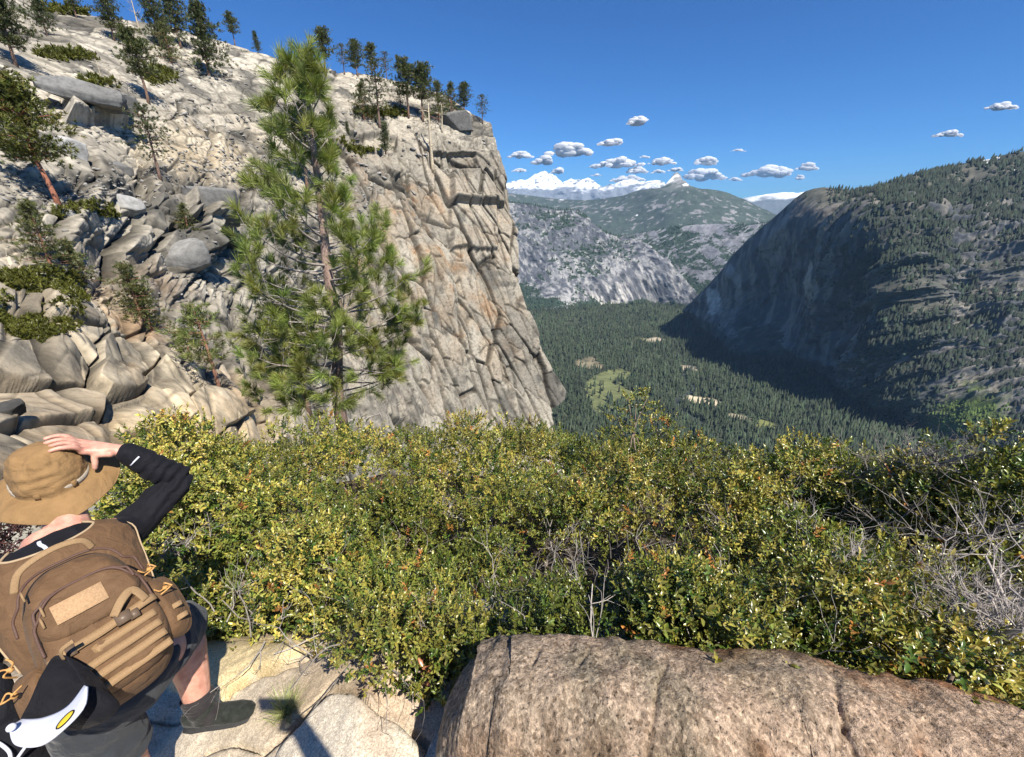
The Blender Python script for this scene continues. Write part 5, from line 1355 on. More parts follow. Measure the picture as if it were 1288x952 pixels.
def torso_pt(th, u, off=0):
    """surface of the back: th 90 = middle of the back"""
    a = np.interp(u, [0, .25, .6, .84, .93, 1.0, 1.06], [.150, .142, .168, .178, .150, .082, .062]) + off
    b = np.interp(u, [0, .25, .6, .84, .93, 1.0, 1.06], [.105, .098, .112, .100, .085, .066, .060]) + off
    c = pel + Uv*TL_*u
    return c + Rv*(a*math.cos(th)) + Nv*(b*math.sin(th))
def torso_grid(off, u0, u1, nu_, th0, th1, nt_):
    return np.array([[torso_pt(t, u, off) for t in np.linspace(th0, th1, nt_)] for u in np.linspace(u0, u1, nu_)])
def torso_solid(mb, off, u0=0., u1=1.06, ext=.12):
    us = np.linspace(u0, u1, 24); G = np.array([[torso_pt(t, u, off) for t in np.linspace(0, 2*np.pi, 28, endpoint=False)] for u in us]); n = 28
    V = G.reshape(-1, 3); i, j = np.meshgrid(np.arange(23), np.arange(n), indexing='ij'); Q = np.stack([i*n+j, i*n+(j+1) % n, (i+1)*n+(j+1) % n, (i+1)*n+j], -1).reshape(-1, 4)
    k = mb.n; mb.add(np.concatenate([V, [G[0].mean(0), G[-1].mean(0)]]), Q)
    jj = np.arange(n); mb.T.append(np.concatenate([np.stack([np.full(n, k+len(V)), (jj+1) % n+k, jj+k], -1), np.stack([np.full(n, k+len(V)+1), 23*n+jj+k, 23*n+(jj+1) % n+k], -1)]))
# --- body: one skin
mb = MB(); torso_solid(mb, -.008)
ell(mb, pel, np.array([Rv*.15, Uv*.13, Nv*.11]))
limb(mb, [nek-Uv*.03, (nek+head)/2, head], [.066, .054, .052])
ell(mb, head + np.array([0, 0, .01]), np.eye(3)*np.array([.078, .088, .105]))
faceD = unit(np.array([-.66, .62, -.25])); hx_ = unit(np.cross(faceD, (0, 0, 1.)))
ell(mb, head+faceD*.055-np.array([0, 0, .035]), np.eye(3)*np.array([.055, .055, .06]))           # jaw and face
ell(mb, head+faceD*.108-np.array([0, 0, .012]), np.eye(3)*np.array([.013, .013, .020]))           # nose
for sgn in (-1, 1): ell(mb, head+hx_*sgn*.079-np.array([0, 0, .012]), np.eye(3)*np.array([.014, .018, .030]))   # ears
limb(mb, [nek - Uv*.06+Rv*.09, shR, (shR+elR)/2, elR, (elR*.6+wrR*.4), wrR], [.05, .052, .045, .036, .037, .026])
limb(mb, [nek - Uv*.06-Rv*.09, shL, (shL+elL)/2, elL, (elL*.6+wrL*.4), wrL], [.05, .052, .045, .036, .037, .026])
limb(mb, [hipR, (hipR+knR)/2, knR, knR*.7+anR*.3, knR*.4+anR*.6, anR, ftR-np.array([0, 0, .0])], [.085, .080, .066, .072, .056, .038, .022])
limb(mb, [hipL, (hipL+knL)/2, knL, knL*.7+anL*.3, knL*.4+anL*.6, anL, ftL], [.085, .078, .058, .060, .050, .036, .032])
def hand(mb, wr, tips, thumb, palm, pr=.021, fr=.0088):
    """palm plus four bent fingers (each a list of joints) and a thumb that leaves the side"""
    for q in palm: limb(mb, [wr, q], [pr*1.02, pr*.62], 10, 3)
    for f in tips: limb(mb, f, [fr*1.12, fr*1.05, fr, fr*.85][:len(f)], 9, 3)
    limb(mb, thumb, [fr*1.6, fr*1.25, fr*1.15, fr*.95][:len(thumb)], 9, 3)
# right hand: palm over the crown's right flank, fingers reaching over its top, thumb under
hc0 = P(64, 600, 1.46); tiltR = unit(np.array([.60, .80, 0])); hz_ = unit(np.array([.17, -.20, 1.0])); hr = unit(tiltR - hz_*np.dot(tiltR, hz_)); hf = np.cross(hz_, hr)
HP = lambda a, b, c: hc0 + hr*a + hf*b + hz_*c
kn = [HP(.104-.004*abs(i-1.5), .006+.021*(i-1.5), .078) for i in range(4)]
fing = [[q, HP(.084, .006+.024*(i-1.5), .108), HP(.056+.004*(i % 2), .008+.025*(i-1.5), .1225), HP(.030+.005*(i % 2), .010+.025*(i-1.5), .124)] for i, q in enumerate(kn)]
hand(mb, wrR, fing, [wrR*.6+kn[0]*.4-hf*.018, HP(.122, -.048, .058), HP(.112, -.058, .036), HP(.106, -.062, .018)], kn)
# left hand hanging down, holding cloth
kl = [wrL + np.array([.028-.018*i, .01, -.075]) for i in range(4)]
hand(mb, wrL, [[k, k+np.array([.01, .02, -.03]), k+np.array([0, .035, -.05]), k+np.array([-.01, .03, -.065])] for k in kl], [wrL+np.array([.02, -.02, -.03]), wrL+np.array([.045, -.02, -.06]), wrL+np.array([.05, -.01, -.085])], kl)
fuse(mb, 'body', m_skin, man, .0042, 3, B0)
# --- clothes
fold = lambda s, a, sc: (lambda v: a*fbm(v*sc, 3, s))
mb = MB(); torso_solid(mb, .006, -.02, .985)
limb(mb, [nek - Uv*.08+Rv*.10, shR, (shR+elR)/2, elR, (elR*.6+wrR*.4), wrR*.93+elR*.07], [.058, .060, .054, .046, .045, .033])
limb(mb, [nek - Uv*.08-Rv*.10, shL, (shL+elL)/2, elL, (elL*.6+wrL*.4), wrL*.93+elL*.07], [.058, .060, .054, .046, .045, .033])
def wrinkles(v):
    d = np.linalg.norm(v-elR, axis=1); t = (v-elR)@unit(wrR-elR)
    return .008*ridged(v*11, 3, 3) + .0045*np.sin(t*190+6*fbm(v*9, 2, 4))*np.exp(-(d/.13)**2)
sh_ = fuse(mb, 'shirt', m_black, man, .005, 5, B0, disp=wrinkles)
mb = MB(); c0 = wrR*.90+elR*.10; ax = unit(wrR-elR); s_ = unit(np.cross(ax, unit(-c0)))      # reflective bar at the cuff
cpts = [c0*.86+elR*.14 + (-unit(c0))*.041*math.cos(t)+s_*.041*math.sin(t) for t in np.linspace(-.9, .15, 8)]
add_tube(mb, cpts, .0035, 6, .0018)
tagp = [torso_pt(math.radians(92), u, .011) for u in (.90, .925, .95)]
mb.build('reflective_bar', m_white, sh_, True).location = -B0
mb = MB(); tg_ = np.array([P(63+11*t, 685+16*t, 1.30-.005) for t in np.linspace(0, 1, 6)]); tg_ = np.array([tg_[i] for i in range(6)])
c_n = [torso_pt(math.radians(a), u, .013) for a, u in ((98, .952), (97, .925), (95, .90), (94, .875))]
add_tube(mb, smooth_path(c_n, 3), .0055, 6, .002, side=Rv); mb.build('neck_tag', m_white, sh_, True).location = -B0
# shorts
def shorts(mb, hR, kR, hL, kL, r1=.098, f1=.55, f2=.80):
    ell(mb, pel, np.array([Rv*.165, Uv*.13, Nv*.122]))
    limb(mb, [pel+Uv*.10, pel], [.125, .14])
    for h_, k_, f_, b_ in ((hR, kR, f1, r1), (hL, kL, f2, r1)):
        e_ = h_*(1-f_)+k_*f_; add_tube(mb, smooth_path([h_, (h_+e_)/2, e_], 4), np.linspace(b_, b_*.93, 9), 18)
knR2 = knR + (anR-knR)*.08
mb = MB(); shorts(mb, hipR, knR2+(hipR-knR2)*-.12, hipL, knL, .100, .98, .72)
fuse(mb, 'shorts', m_short, man, .006, 4, B0, disp=lambda v: .007*fbm(v*11, 3, 8)+.003*np.sin(v[:, 2]*70+5*fbm(v*6, 2, 9)))
# sock and shoe
lp = smooth_path(np.array([hipR, (hipR+knR)/2, knR, knR*.7+anR*.3, knR*.4+anR*.6, anR, ftR]), 4); lr = np.interp(np.linspace(0, 6, len(lp)), range(7), [.085, .080, .066, .072, .056, .038, .022])
mb = MB(); k0 = 18; add_tube(mb, lp[k0:23], (lr[k0:23]+.0065)*np.linspace(1.03, 1, 5), 20)
fuse(mb, 'sock', m_sock, man, .0035, 3, B0, disp=lambda v: .0012*np.sin(v[:, 2]*420))
def shoe(an, yaw, name_mat=m_shoe):
    d = np.array([math.cos(yaw), math.sin(yaw), 0]); s = np.array([-d[1], d[0], 0]); z = np.array([0, 0, 1.]); mb = MB()
    g = an - z*.085
    st = [(-.075, .030, .036, .045), (-.04, .038, .045, .055), (.01, .040, .045, .052), (.07, .045, .036, .037), (.13, .048, .029, .029), (.175, .038, .022, .024), (.195, .02, .014, .02)]
    add_tube(mb, [g+d*t+z*h for t, w_, hh__, h in st], [w_ for _, w_, _, _ in st], 20, [hh__ for _, _, hh__, _ in st], side=s)
    add_tube(mb, [an+z*.025-d*.005, an+z*.0, an-z*.04], [.052, .050, .052], 18)
    mb.V = [(v_-an)*.9+an for v_ in mb.V]; o = fuse(mb, 'shoe', name_mat, man, .004, 3, B0, disp=lambda v: .0015*fbm(v*60, 3, 5))
    mb = MB(); add_tube(mb, [g+d*t+z*.008 for t in (-.085, -.05, 0, .07, .13, .18, .2)], [.03, .042, .044, .05, .052, .042, .022], 20, [.012]*7, side=s); mb.V = [(v_-an)*.9+an for v_ in mb.V]; q = mb.build('sole', m_rubber, o, True); q.location = -B0
    mb = MB()
    for k in range(5):
        t = .015+.024*k; h = .093-.011*k; add_tube(mb, smooth_path([g+d*t+z*(h-.02)-s*.032, g+d*t+z*(h+.006), g+d*(t+.01)+z*(h-.02)+s*.032], 4), .0028, 6)
    mb.V = [(v_-an)*.9+an for v_ in mb.V]; q = mb.build('lace', m_sock, o, True); q.location = -B0
shoe(anR, math.radians(12)); shoe(anL, math.radians(100))
# hair at the nape
mb = MB(); ell(mb, head+np.array([.012, -.012, .02]), np.eye(3)*np.array([.083, .090, .095])); fuse(mb, 'hair', m_hair, man, .005, 2, B0, disp=lambda v: .004*fbm(v*60, 3, 5))
# --- hat
hc0 = P(64, 600, 1.46); tiltR = unit(np.array([.60, .80, 0]))
hatB = hc0
hat = empty('sun_hat', hatB); tag(hat, 'tan wide brimmed sun hat with a grey webbing band on the person\'s head', 'hat')
na, nb_ = 120, 46
prof = [(0, .122), (.02, .1215), (.040, .117), (.058, .107), (.073, .089), (.084, .06), (.092, .03), (.098, .006), (.104, -.003), (.122, -.009), (.140, -.018), (.154, -.028), (.164, -.037), (.166, -.040)]
pr = smooth_path([(a, b, 0) for a, b in prof], 5)[:, :2]
G = []
for i, (r_, z_) in enumerate(pr):
    th_ = np.linspace(0, 2*np.pi, na, endpoint=False)
    wob = 1 + (.035*np.sin(3*th_+1)+.02*np.sin(5*th_+2))*min(1, r_/.12)
    zz = z_ + (.010*np.sin(2*th_+.6)+.006*np.sin(5*th_+1.1))*np.clip((r_-.09)/.06, 0, 1.3)
    G.append(hatB + np.outer(np.cos(th_)*r_*wob*1.0, hr) + np.outer(np.sin(th_)*r_*wob*1.04, hf) + np.outer(zz, hz_))
G = np.array(G); V = G.reshape(-1, 3); cr_m = sstep(.0, .03, (V-hatB)@hz_)
radv = V-hatB; radv = radv - np.outer(radv@hz_, hz_); rn_ = unit(radv)
V = V + (rn_*.8+hz_*.6)*(cr_m*(.011*fbm(V*14, 4, 12) + .009*ridged(V*np.array([20, 20, 34]), 3, 14)))[:, None]
V += hz_*(1-cr_m)[:, None]*(.003*fbm(V*30, 3, 15))[:, None]
def ring_faces(m, n):
    i, j = np.meshgrid(np.arange(m-1), np.arange(n), indexing='ij'); return np.stack([i*n+j, (i+1)*n+j, (i+1)*n+(j+1) % n, i*n+(j+1) % n], -1).reshape(-1, 4)
def solid(o, t):
    m = o.modifiers.new('thick', 'SOLIDIFY'); m.thickness = t; m.offset = 0; return o
k_b = int(len(pr)*.53)
crown = solid(mk('crown', V-hatB, ring_faces(len(pr), na), m_hat, hat, True), .003)
mb = MB(); th_ = np.linspace(0, 2*np.pi, 60)
bp_ = [hatB + hr*math.cos(t)*.099 + hf*math.sin(t)*.103 + hz_*(.012+.004*math.sin(3*t)) for t in th_]
add_tube(mb, bp_, .0025, 8, .010, side=None)
V_ = []
for p_, t in zip(bp_, th_):
    rd_ = hr*math.cos(t)+hf*math.sin(t); V_ += [p_-rd_*.001-hz_*.014, p_+rd_*.001-hz_*.013, p_+rd_*.000+hz_*.003, p_-rd_*.004+hz_*.004]
mb = MB(); n_ = len(bp_); q = []
for i in range(n_-1):
    for a in range(3): q.append((i*4+a, (i+1)*4+a, (i+1)*4+a+1, i*4+a+1))
mb.add(np.array(V_)-hatB, q); mb.build('hat_band', m_band, hat, True)
mb = MB()
def bxx(mb, c, ax, s, bev=.0):
    V, Q = boxmesh((-1, -1, -1), (1, 1, 1)); mb.add(V*np.array(s)@np.array(ax) + np.array(c), Q)
for ang in (-1.15, -2.05):
    rd_ = hr*math.cos(ang)+hf*math.sin(ang); td = np.cross(hz_, rd_); bxx(mb, rd_*.104+hz_*.012, [rd_, td, hz_], (.003, .007, .014))
mb.build('band_loop', m_hat, hat, False)
mb = MB(); th2 = np.linspace(0, 2*np.pi, 90)
rim = [hatB + (hr*math.cos(t)*.1662+hf*math.sin(t)*.1662*1.04)*(1+.035*math.sin(3*t+1)+.02*math.sin(5*t+2)) + hz_*(-.0402+(.010*math.sin(2*t+.6)+.006*math.sin(5*t+1.1))*1.3) for t in th2]
add_tube(mb, rim, .0028, 6, cap=False); V0 = mb.V[0]-hatB; mb.V[0] = V0; mb.build('brim_edge', m_hat, hat, True)

# --- backpack
pk0 = P(122, 786, 1.15)
pack = empty('backpack', pk0); tag(pack, 'brown military style backpack with webbing rows and a blank tan patch on the person\'s back', 'backpack')
def L2W(r, u, n): return pk0 + Rv*r + Uv*u + Nv*n
def pillow(w, h, d, c=(0, 0, 0), e=3.2, n=40, pinch=0, top=1.0, seed=0, wr=.006):
    """soft box: superellipse outline, domed front"""
    a = np.linspace(-1, 1, n); X_, Y_ = np.meshgrid(a, a); 
    # map square to superellipse
    k = (np.abs(X_)**e+np.abs(Y_)**e)**(1/e); mxx = np.maximum(np.abs(X_), np.abs(Y_)); s = np.where(k > 0, mxx/np.maximum(k, 1e-6), 1)
    xs_, ys_ = X_*s, Y_*s; rr_ = mxx
    prof_ = (1-rr_**6)**.4
    tp_ = 1-(1-top)*(ys_+1)/2
    Xl = xs_*w/2*tp_ + c[0]; Yl = ys_*h/2 + c[1]; Zf = c[2] + prof_*d
    Vl = np.stack([Xl, Yl, Zf], -1).reshape(-1, 3)
    nz_ = wr*fbm(Vl*18+seed, 4, 60+seed) + wr*.7*ridged(Vl*np.array([9, 26, 1])+seed, 3, 61+seed)
    Vl[:, 2] += nz_*prof_.ravel()
    back_ = Vl.copy(); back_[:, 2] = c[2]-.002
    Fq = grid_faces(n, n); V = np.concatenate([Vl, back_]); 
    return V, np.concatenate([Fq, (Fq+n*n)[:, ::-1]])
def packpart(name, V, Fq, mat, parent=pack, smooth=True):
    W = V[:, 0:1]*Rv + V[:, 1:2]*Uv + V[:, 2:3]*Nv; return mk(name, W, Fq, mat, parent, smooth)
body_ = packpart('main_compartment', *pillow(.28, .42, .12, (0, 0, -.06), 3.0, 60, top=.80, seed=1, wr=.011), m_pack)
pocket = packpart('front_pocket', *pillow(.245, .30, .055, (.008, -.035, .045), 3.0, 50, top=.86, seed=2, wr=.009), m_pack)
pocket2 = packpart('upper_pocket', *pillow(.215, .13, .030, (.006, .045, .085), 2.8, 36, top=.9, seed=3, wr=.007), m_pack)
def pz(x, y):  # front height of the stack at (x, y)
    d = -.06+.125*(max(0, 1-max(abs(x)/.14, abs(y)/.22)**6))**.4
    if abs(x-.008) < .12 and abs(y+.035) < .148: d = max(d, .045+.055*(max(0, 1-max(abs(x-.008)/.12, abs(y+.035)/.15)**6))**.4)
    if abs(x-.006) < .105 and abs(y-.045) < .062: d = max(d, .085+.030*(max(0, 1-max(abs(x-.006)/.105, abs(y-.045)/.065)**6))**.4)
    return d
def strip(name, pts, wd, mat, off=.004, parent=pack, th=.0018):
    """flat webbing along (r,u) points on the pack's front"""
    p = smooth_path([(a, b, 0) for a, b in pts], 6); mb = MB()
    w3 = np.array([pk0*0 + Rv*a+Uv*b+Nv*(pz(a, b)+off) for a, b, _ in p]); tn = unit(np.gradient(w3, axis=0)); sd_ = unit(np.cross(tn, Nv))
    V = np.concatenate([np.stack([w3-sd_*wd/2, w3+sd_*wd/2, w3+sd_*wd/2+Nv*th, w3-sd_*wd/2+Nv*th], 1)]).reshape(-1, 3); q = []
    for i in range(len(w3)-1):
        for a in range(4): q.append((i*4+a, i*4+(a+1) % 4, (i+1)*4+(a+1) % 4, (i+1)*4+a))
    q += [(0, 3, 2, 1), tuple(len(V)-4+k for k in range(4))]
    return mk(name, V, np.array(q), mat, parent, False)
for u_ in (-.075, -.105, -.135, -.165): strip('webbing_row', [(-.06+(.0 if u_ < -.08 else .05), u_-.004), (-.02, u_), (.04, u_+.002), (.105, u_+.006)], .019, m_strap, .004)
for e_, (cx_, cy_, w_, h_) in enumerate([(0, 0, .285, .42), (.008, -.03, .24, .29), (.006, .045, .212, .128)]):
    pts = []; 
    for t in np.linspace(.02 if e_ else .3, math.pi-.02 if e_ else math.pi-.3, 26):
        ct, st__ = math.cos(t), math.sin(t); k = (abs(ct)**3+abs(st__)**3)**(1/3); x_, y_ = cx_+ct/k*w_/2*.94*(.86 if st__ > .5 else .95), cy_+st__/k*h_/2*.93; pts.append((x_, y_))
    p3 = np.array([Rv*a+Uv*b+Nv*(pz(a, b)+.003) for a, b in pts]); mb = MB(); add_tube(mb, smooth_path(p3, 3), .0035, 6); z_o = mb.build('zipper', m_zip, pack, True)
    mb = MB(); add_tube(mb, [p3[20], p3[20]-Uv*.012+Nv*.006, p3[20]-Uv*.03+Nv*.004], .0028, 6); mb.build('zip_pull', m_strap, z_o, True)
pp0 = [(-.055, .048), (.045, .048)]
Vp = []
for (a, b) in [(-.058, .020), (.040, .020), (.040, .070), (-.058, .070)]: Vp.append(Rv*a+Uv*b+Nv*(pz(a, b)*0+.1215))
for (a, b) in [(-.056, .022), (.038, .022), (.038, .068), (-.056, .068)]: Vp.append(Rv*a+Uv*b+Nv*.1245)
mk('patch', np.array(Vp), np.array([(4, 5, 6, 7), (0, 1, 5, 4), (1, 2, 6, 5), (2, 3, 7, 6), (3, 0, 4, 7)]), m_patch, pack)
# compression strap with buckle and its loose tail
strip('compression_strap', [(-.10, -.052), (-.05, -.048), (.0, -.046), (.05, -.04), (.12, -.03)], .020, m_strap, .012)
mb = MB(); bxx(mb, Rv*.045+Uv*-.044+Nv*(.105+.012), [Rv, Uv, Nv], (.016, .014, .006)); bxx(mb, Rv*.066+Uv*-.05+Nv*(.105+.012), [Rv, Uv, Nv], (.010, .011, .005)); mb.build('buckle', m_plastic, pack, False)
mb = MB(); bxx(mb, Rv*-.058+Uv*-.050+Nv*(.100+.010), [Rv, Uv, Nv], (.009, .012, .005)); mb.build('buckle', m_plastic, pack, False)
mb = MB(); tl = smooth_path([Rv*.03+Uv*-.03+Nv*.12, Rv*.055+Uv*-.005+Nv*.128, Rv*.085+Uv*.01+Nv*.118, Rv*.10+Uv*-.03+Nv*.11], 5); add_tube(mb, tl, .011, 8, .0018, side=Uv); mb.build('strap_tail', m_strap, pack, True)
mb = MB(); hp = smooth_path([Rv*-.10+Uv*.165+Nv*.05, Rv*-.075+Uv*.205+Nv*.075, Rv*-.01+Uv*.222+Nv*.085, Rv*.045+Uv*.215+Nv*.075, Rv*.06+Uv*.19+Nv*.05], 6); add_tube(mb, hp, .003, 8, .0085, side=Nv); mb.build('haul_handle', m_strap, pack, True)
# side pouch on the right with cord ties, small one at left bottom
V_s, F_s = pillow(.085, .19, .07, (0, 0, 0), 2.6, 30, seed=5); 
def side_part(name, V, F_, O, ax, mat): W = O + V[:, 0:1]*ax[0] + V[:, 1:2]*ax[1] + V[:, 2:3]*ax[2]; return mk(name, W, F_, mat, pack, True)
sR = unit(Rv*.85+Nv*.5); sN = np.cross(sR, Uv)
pouch = side_part('side_pouch', V_s, F_s, Rv*.142+Uv*-.055+Nv*-.02, [sR, Uv, unit(np.cross(sR, Uv))], m_pack)
V_s2, F_s2 = pillow(.07, .17, .06, (0, 0, 0), 2.6, 30, seed=6); side_part('side_pouch', V_s2, F_s2, Rv*-.145+Uv*-.10+Nv*-.02, [unit(Rv*.85-Nv*.5), Uv, unit(np.cross(unit(Rv*.85-Nv*.5), Uv))], m_pack)
for (a, b, c_) in [(.142, .062, .035), (.150, -.015, .055), (-.155, .0, .04), (-.165, -.06, .045)]:
    mb = MB(); o0 = Rv*a+Uv*b+Nv*c_; rg9 = np.random.default_rng(int(abs(a*1000+b*100)))
    for _ in range(3):
        d1 = unit(rg9.normal(size=3)*.8+Rv*np.sign(a)*.4); add_tube(mb, smooth_path([o0, o0+d1*.016+Nv*.010, o0+unit(d1+rg9.normal(size=3)*.6)*.030], 5), .0024, 6)
    ell(mb, o0, np.eye(3)*.007); fuse(mb, 'cord_tie', mat_plain('cord', (.50, .27, .09), .7, 300, .2), pack, .0016, 1, (0, 0, 0))
for k in range(2):
    W = [Rv*(.146)+Uv*(-.075-.035*k)+Nv*.050 + sR*t + Nv*(-.010*(t/.02)**2) for t in (-.022, 0, .022)]
    mb = MB(); add_tube(mb, W, .008, 8, .0018, side=Uv); mb.build('pouch_webbing', m_strap, pack, True)
# the wide yoke over the shoulders (part of the pack), with pale piping
G = []
ncol = 70
ths = np.linspace(math.radians(16), math.radians(164), ncol)
def neckline(th):
    t = abs(math.degrees(th)-90)/90.; return .862 + .13*min(1, (t/.58)**2.2) - .0
for v_ in np.linspace(0, 1, 40):
    G.append([torso_pt(t, .05 + (neckline(t)-.05)*v_, .016) for t in ths])
G = np.array(G); V = G.reshape(-1, 3); V += Nv*(.004*fbm(V*14, 3, 33))[:, None]
solid(mk('yoke', V-pk0, grid_faces(40, ncol), m_pack, pack, True), .006)
mb = MB(); add_tube(mb, G[-1][6:-6]-pk0+Nv*.002, .0038, 8); mb.build('piping', m_pipe, pack, True)
# arm-hole piping
for sgn in (1, -1):
    mb = MB(); add_tube(mb, smooth_path([torso_pt(math.radians(90-sgn*a), u, .021)-pk0 for a, u in ((73, .30), (73, .50), (72, .70), (70, .84), (66, .95))], 4), .0024, 8); mb.build('piping', m_pipe, pack, True)
# hip belt and bottom straps
mb = MB(); add_tube(mb, [torso_pt(math.radians(t), .06, .028)-pk0 for t in range(-20, 201, 10)], .006, 8, .022, side=Nv, cap=True); mb.build('hip_belt', m_pack, pack, True)


PC = lambda a, b, c: P(a, b, c*.90)
# --- cap clipped to the pack
cO = PC(78, 868, 1.02)
cap = empty('baseball_cap', cO); tag(cap, 'black cap with a white peak and yellow round badge clipped under the brown backpack', 'cap')
vw = unit(-cO)
def loop(pts, k=5): 
    q = [PC(a, b, c) for a, b, c in pts]; q = smooth_path([q[-1]]+q+[q[0], q[1]], k)[k:-k]; return np.array(q)
rimc = loop([(28,905,1.05),(38,880,1.08),(50,852,1.10),(64,829,1.11),(78,824,1.10),(91,838,1.09),(101,852,1.07),(107,862,1.05),(95,880,1.03),(75,894,1.02),(50,904,1.03)])-cO
n_r = len(rimc)-1; rimc = rimc[:n_r]; c0_ = rimc.mean(0); Ap = PC(136, 893, 1.10)-cO
G = []
for s_v in np.linspace(0, .99, 22):
    a = s_v*math.pi/2; cen = c0_ + (Ap-c0_)*math.sin(a)*.98
    G.append(cen + (rimc-c0_)*(math.cos(a)**.62))
V = np.array(G).reshape(-1, 3); V += unit(V-c0_)*(.006*fbm(V*24, 3, 71))[:, None]
solid(mk('cap_crown', V, ring_faces(22, n_r), m_black, cap, True), .003)
up_ = smooth_path([PC(28, 905, 1.048), PC(55, 903, 1.022), PC(85, 889, 1.022), PC(107, 862, 1.045)], 9)-cO
lo_ = smooth_path([PC(12, 915, 1.02), PC(20, 937, .985), PC(52, 938, .965), PC(84, 914, .965), PC(106, 888, .985), PC(110, 864, 1.02)], 27)-cO
def resamp(p, n):
    l = np.concatenate([[0], np.cumsum(np.linalg.norm(np.diff(p, axis=0), axis=1))]); t = np.linspace(0, l[-1], n); return np.stack([np.interp(t, l, p[:, k]) for k in range(3)], -1)
up_, lo_ = resamp(up_, 30), resamp(lo_, 30)
G = np.array([up_*(1-s_v)+lo_*s_v + vw*.008*math.sin(s_v*3.14) for s_v in np.linspace(0, 1, 14)])
solid(mk('cap_peak', G.reshape(-1, 3), grid_faces(14, 30), m_white, cap, True), .0045)
bc = G[9][21]; bn = unit(np.cross(G[10][21]-G[8][21], G[9][22]-G[9][20])); bn = bn*np.sign(np.dot(bn, vw)); bt = unit(G[9][23]-G[9][19]); bb_ = np.cross(bn, bt)
mb = MB(); ell(mb, bc+bn*.0035, np.array([bt*.019, bb_*.011, bn*.0022])); mb.build('badge', m_yel, cap, True)
mb = MB(); th_ = np.linspace(0, 2*np.pi, 30); add_tube(mb, [bc+bn*.0045+bt*.019*math.cos(t)+bb_*.011*math.sin(t) for t in th_], .0012, 6, cap=False); mb.build('badge_rim', m_black, cap, True)
mb = MB(); ell(mb, PC(14, 915, 1.0)-cO, np.eye(3)*.008); mb.build('cap_button', m_white, cap, True)
mb = MB(); q_ = PC(78, 826, 1.10)-cO; add_tube(mb, smooth_path([q_-np.array([0, 0, .01]), q_+np.array([.005, 0, .02]), PC(92, 806, 1.10)-cO], 5), .005, 8, .0015); mb.build('clip_strap', m_strap, cap, True)

# --- dark cloth with white piping in the left hand
jO = P(12, 930, 1.30); jk = empty('rolled_jacket', jO); tag(jk, 'black rolled jacket with white piping held at the lower left corner', 'jacket')
mb = MB(); limb(mb, [wrL+np.array([-.02, .02, -.06])-jO, P(10, 915, 1.28)-jO, P(22, 940, 1.28)-jO, P(45, 975, 1.30)-jO], [.045, .052, .056, .06]); limb(mb, [P(-10, 850, 1.30)-jO, P(2, 900, 1.28)-jO], [.035, .04])
fuse(mb, 'cloth', m_black, jk, .005, 3, (0, 0, 0), disp=lambda v: .008*fbm(v*20, 3, 5))
for pts in ([(-6, 932), (4, 938), (12, 946), (14, 956)], [(20, 956), (27, 946), (32, 938), (30, 930)]):
    mb = MB(); add_tube(mb, smooth_path([P(a, b, 1.215)-jO for a, b in pts], 4), .0045, 6, .003); mb.build('piping', m_white, jk, True)

# --- the photographer, behind the picture; only the shadow shows
ph0 = np.array([.16, -.52, -1.62]); pg = empty('person', ph0); tag(pg, 'photographer behind the view whose raised arm casts the shadow on the slab', 'person')
mb = MB(); A = lambda x, y, z: np.array([x, y, z])
ell(mb, A(.17, -.50, -.02), np.eye(3)*A(.078, .095, .12)); limb(mb, [A(.17, -.54, -.30), A(.17, -.52, -.08)], [.065, .055])
ell(mb, A(.17, -.56, -.48), np.eye(3)*A(.19, .12, .22)); ell(mb, A(.17, -.55, -.78), np.eye(3)*A(.165, .12, .2))
ell(mb, A(.17, -.405, -.03), np.eye(3)*A(.012, .016, .02))
wp = A(.085, -.065, -.045)
limb(mb, [A(.33, -.55, -.34), A(.36, -.38, -.46), A(.26, -.20, -.26), wp], [.055, .045, .038, .028])
limb(mb, [A(.01, -.55, -.34), A(-.06, -.50, -.60), A(-.02, -.36, -.82)], [.055, .042, .03])
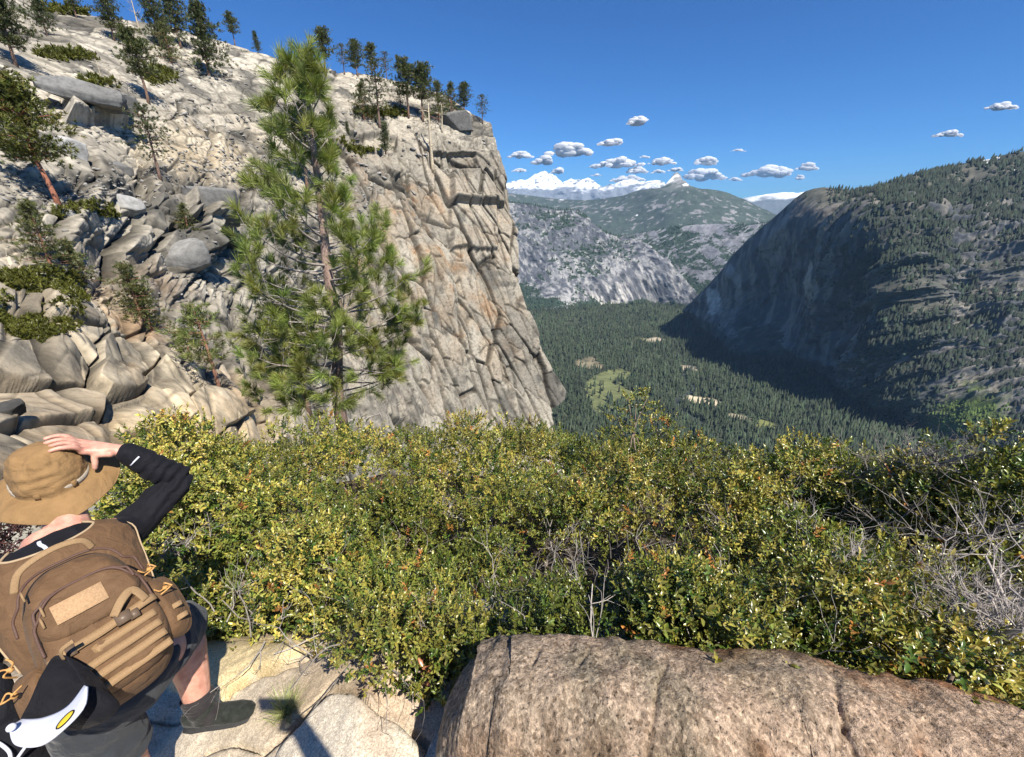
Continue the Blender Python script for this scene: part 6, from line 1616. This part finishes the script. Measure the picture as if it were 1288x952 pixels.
for s in (.08, .26): limb(mb, [A(s, -.55, -.86), A(s, -.54, -1.20), A(s, -.56, -1.54), A(s, -.46, -1.58)], [.09, .062, .042, .038])
fk = [wp+A(-.006*i, .012, .03-.022*i) for i in range(4)]
hand(mb, wp, [[k, k+A(-.028, .016, .0), k+A(-.045, .006, 0), k+A(-.052, -.012, 0)] for k in fk], [wp+A(-.01, -.015, -.01), wp+A(-.035, -.02, -.005), wp+A(-.055, -.018, 0)], fk)
hand(mb, A(-.02, -.36, -.82), [[A(-.04+.02*i, -.33, -.88), A(-.04+.02*i, -.32, -.92), A(-.04+.02*i, -.33, -.95), A(-.04+.02*i, -.35, -.97)] for i in range(4)], [A(.02, -.35, -.85), A(.035, -.34, -.89), A(.03, -.335, -.92)], [A(-.04+.02*i, -.33, -.88) for i in range(4)])
fuse(mb, 'body', m_skin, pg, .005, 3, ph0)
mb = MB(); ell(mb, A(.17, -.56, -.48), np.eye(3)*A(.205, .135, .24)); ell(mb, A(.17, -.55, -.78), np.eye(3)*A(.18, .135, .18)); limb(mb, [A(.33, -.55, -.34), A(.36, -.38, -.46), A(.31, -.29, -.35)], [.07, .06, .055]); limb(mb, [A(.01, -.55, -.34), A(-.06, -.50, -.60)], [.07, .06])
fuse(mb, 'shirt', m_short, pg, .007, 4, ph0)
mb = MB(); ell(mb, A(.17, -.55, -.86), np.eye(3)*A(.185, .14, .14))
for s in (.08, .26): limb(mb, [A(s, -.55, -.88), A(s, -.545, -1.18)], [.105, .088])
fuse(mb, 'shorts', m_strap, pg, .007, 4, ph0)
mb = MB(); ell(mb, A(.17, -.515, .0), np.eye(3)*A(.086, .100, .118)); fuse(mb, 'hair', m_hair, pg, .006, 2, ph0)
mb = MB(); V, Q = boxmesh((-.02, -.034, -.039), (.135, -.026, .039)); V[:, 0] -= .055; 
phn = mk('phone', V, Q, m_plastic); bv = phn.modifiers.new('b', 'BEVEL'); bv.width = .0035; bv.segments = 3; tag(phn, 'black phone held up by the photographer behind the viewpoint', 'phone')
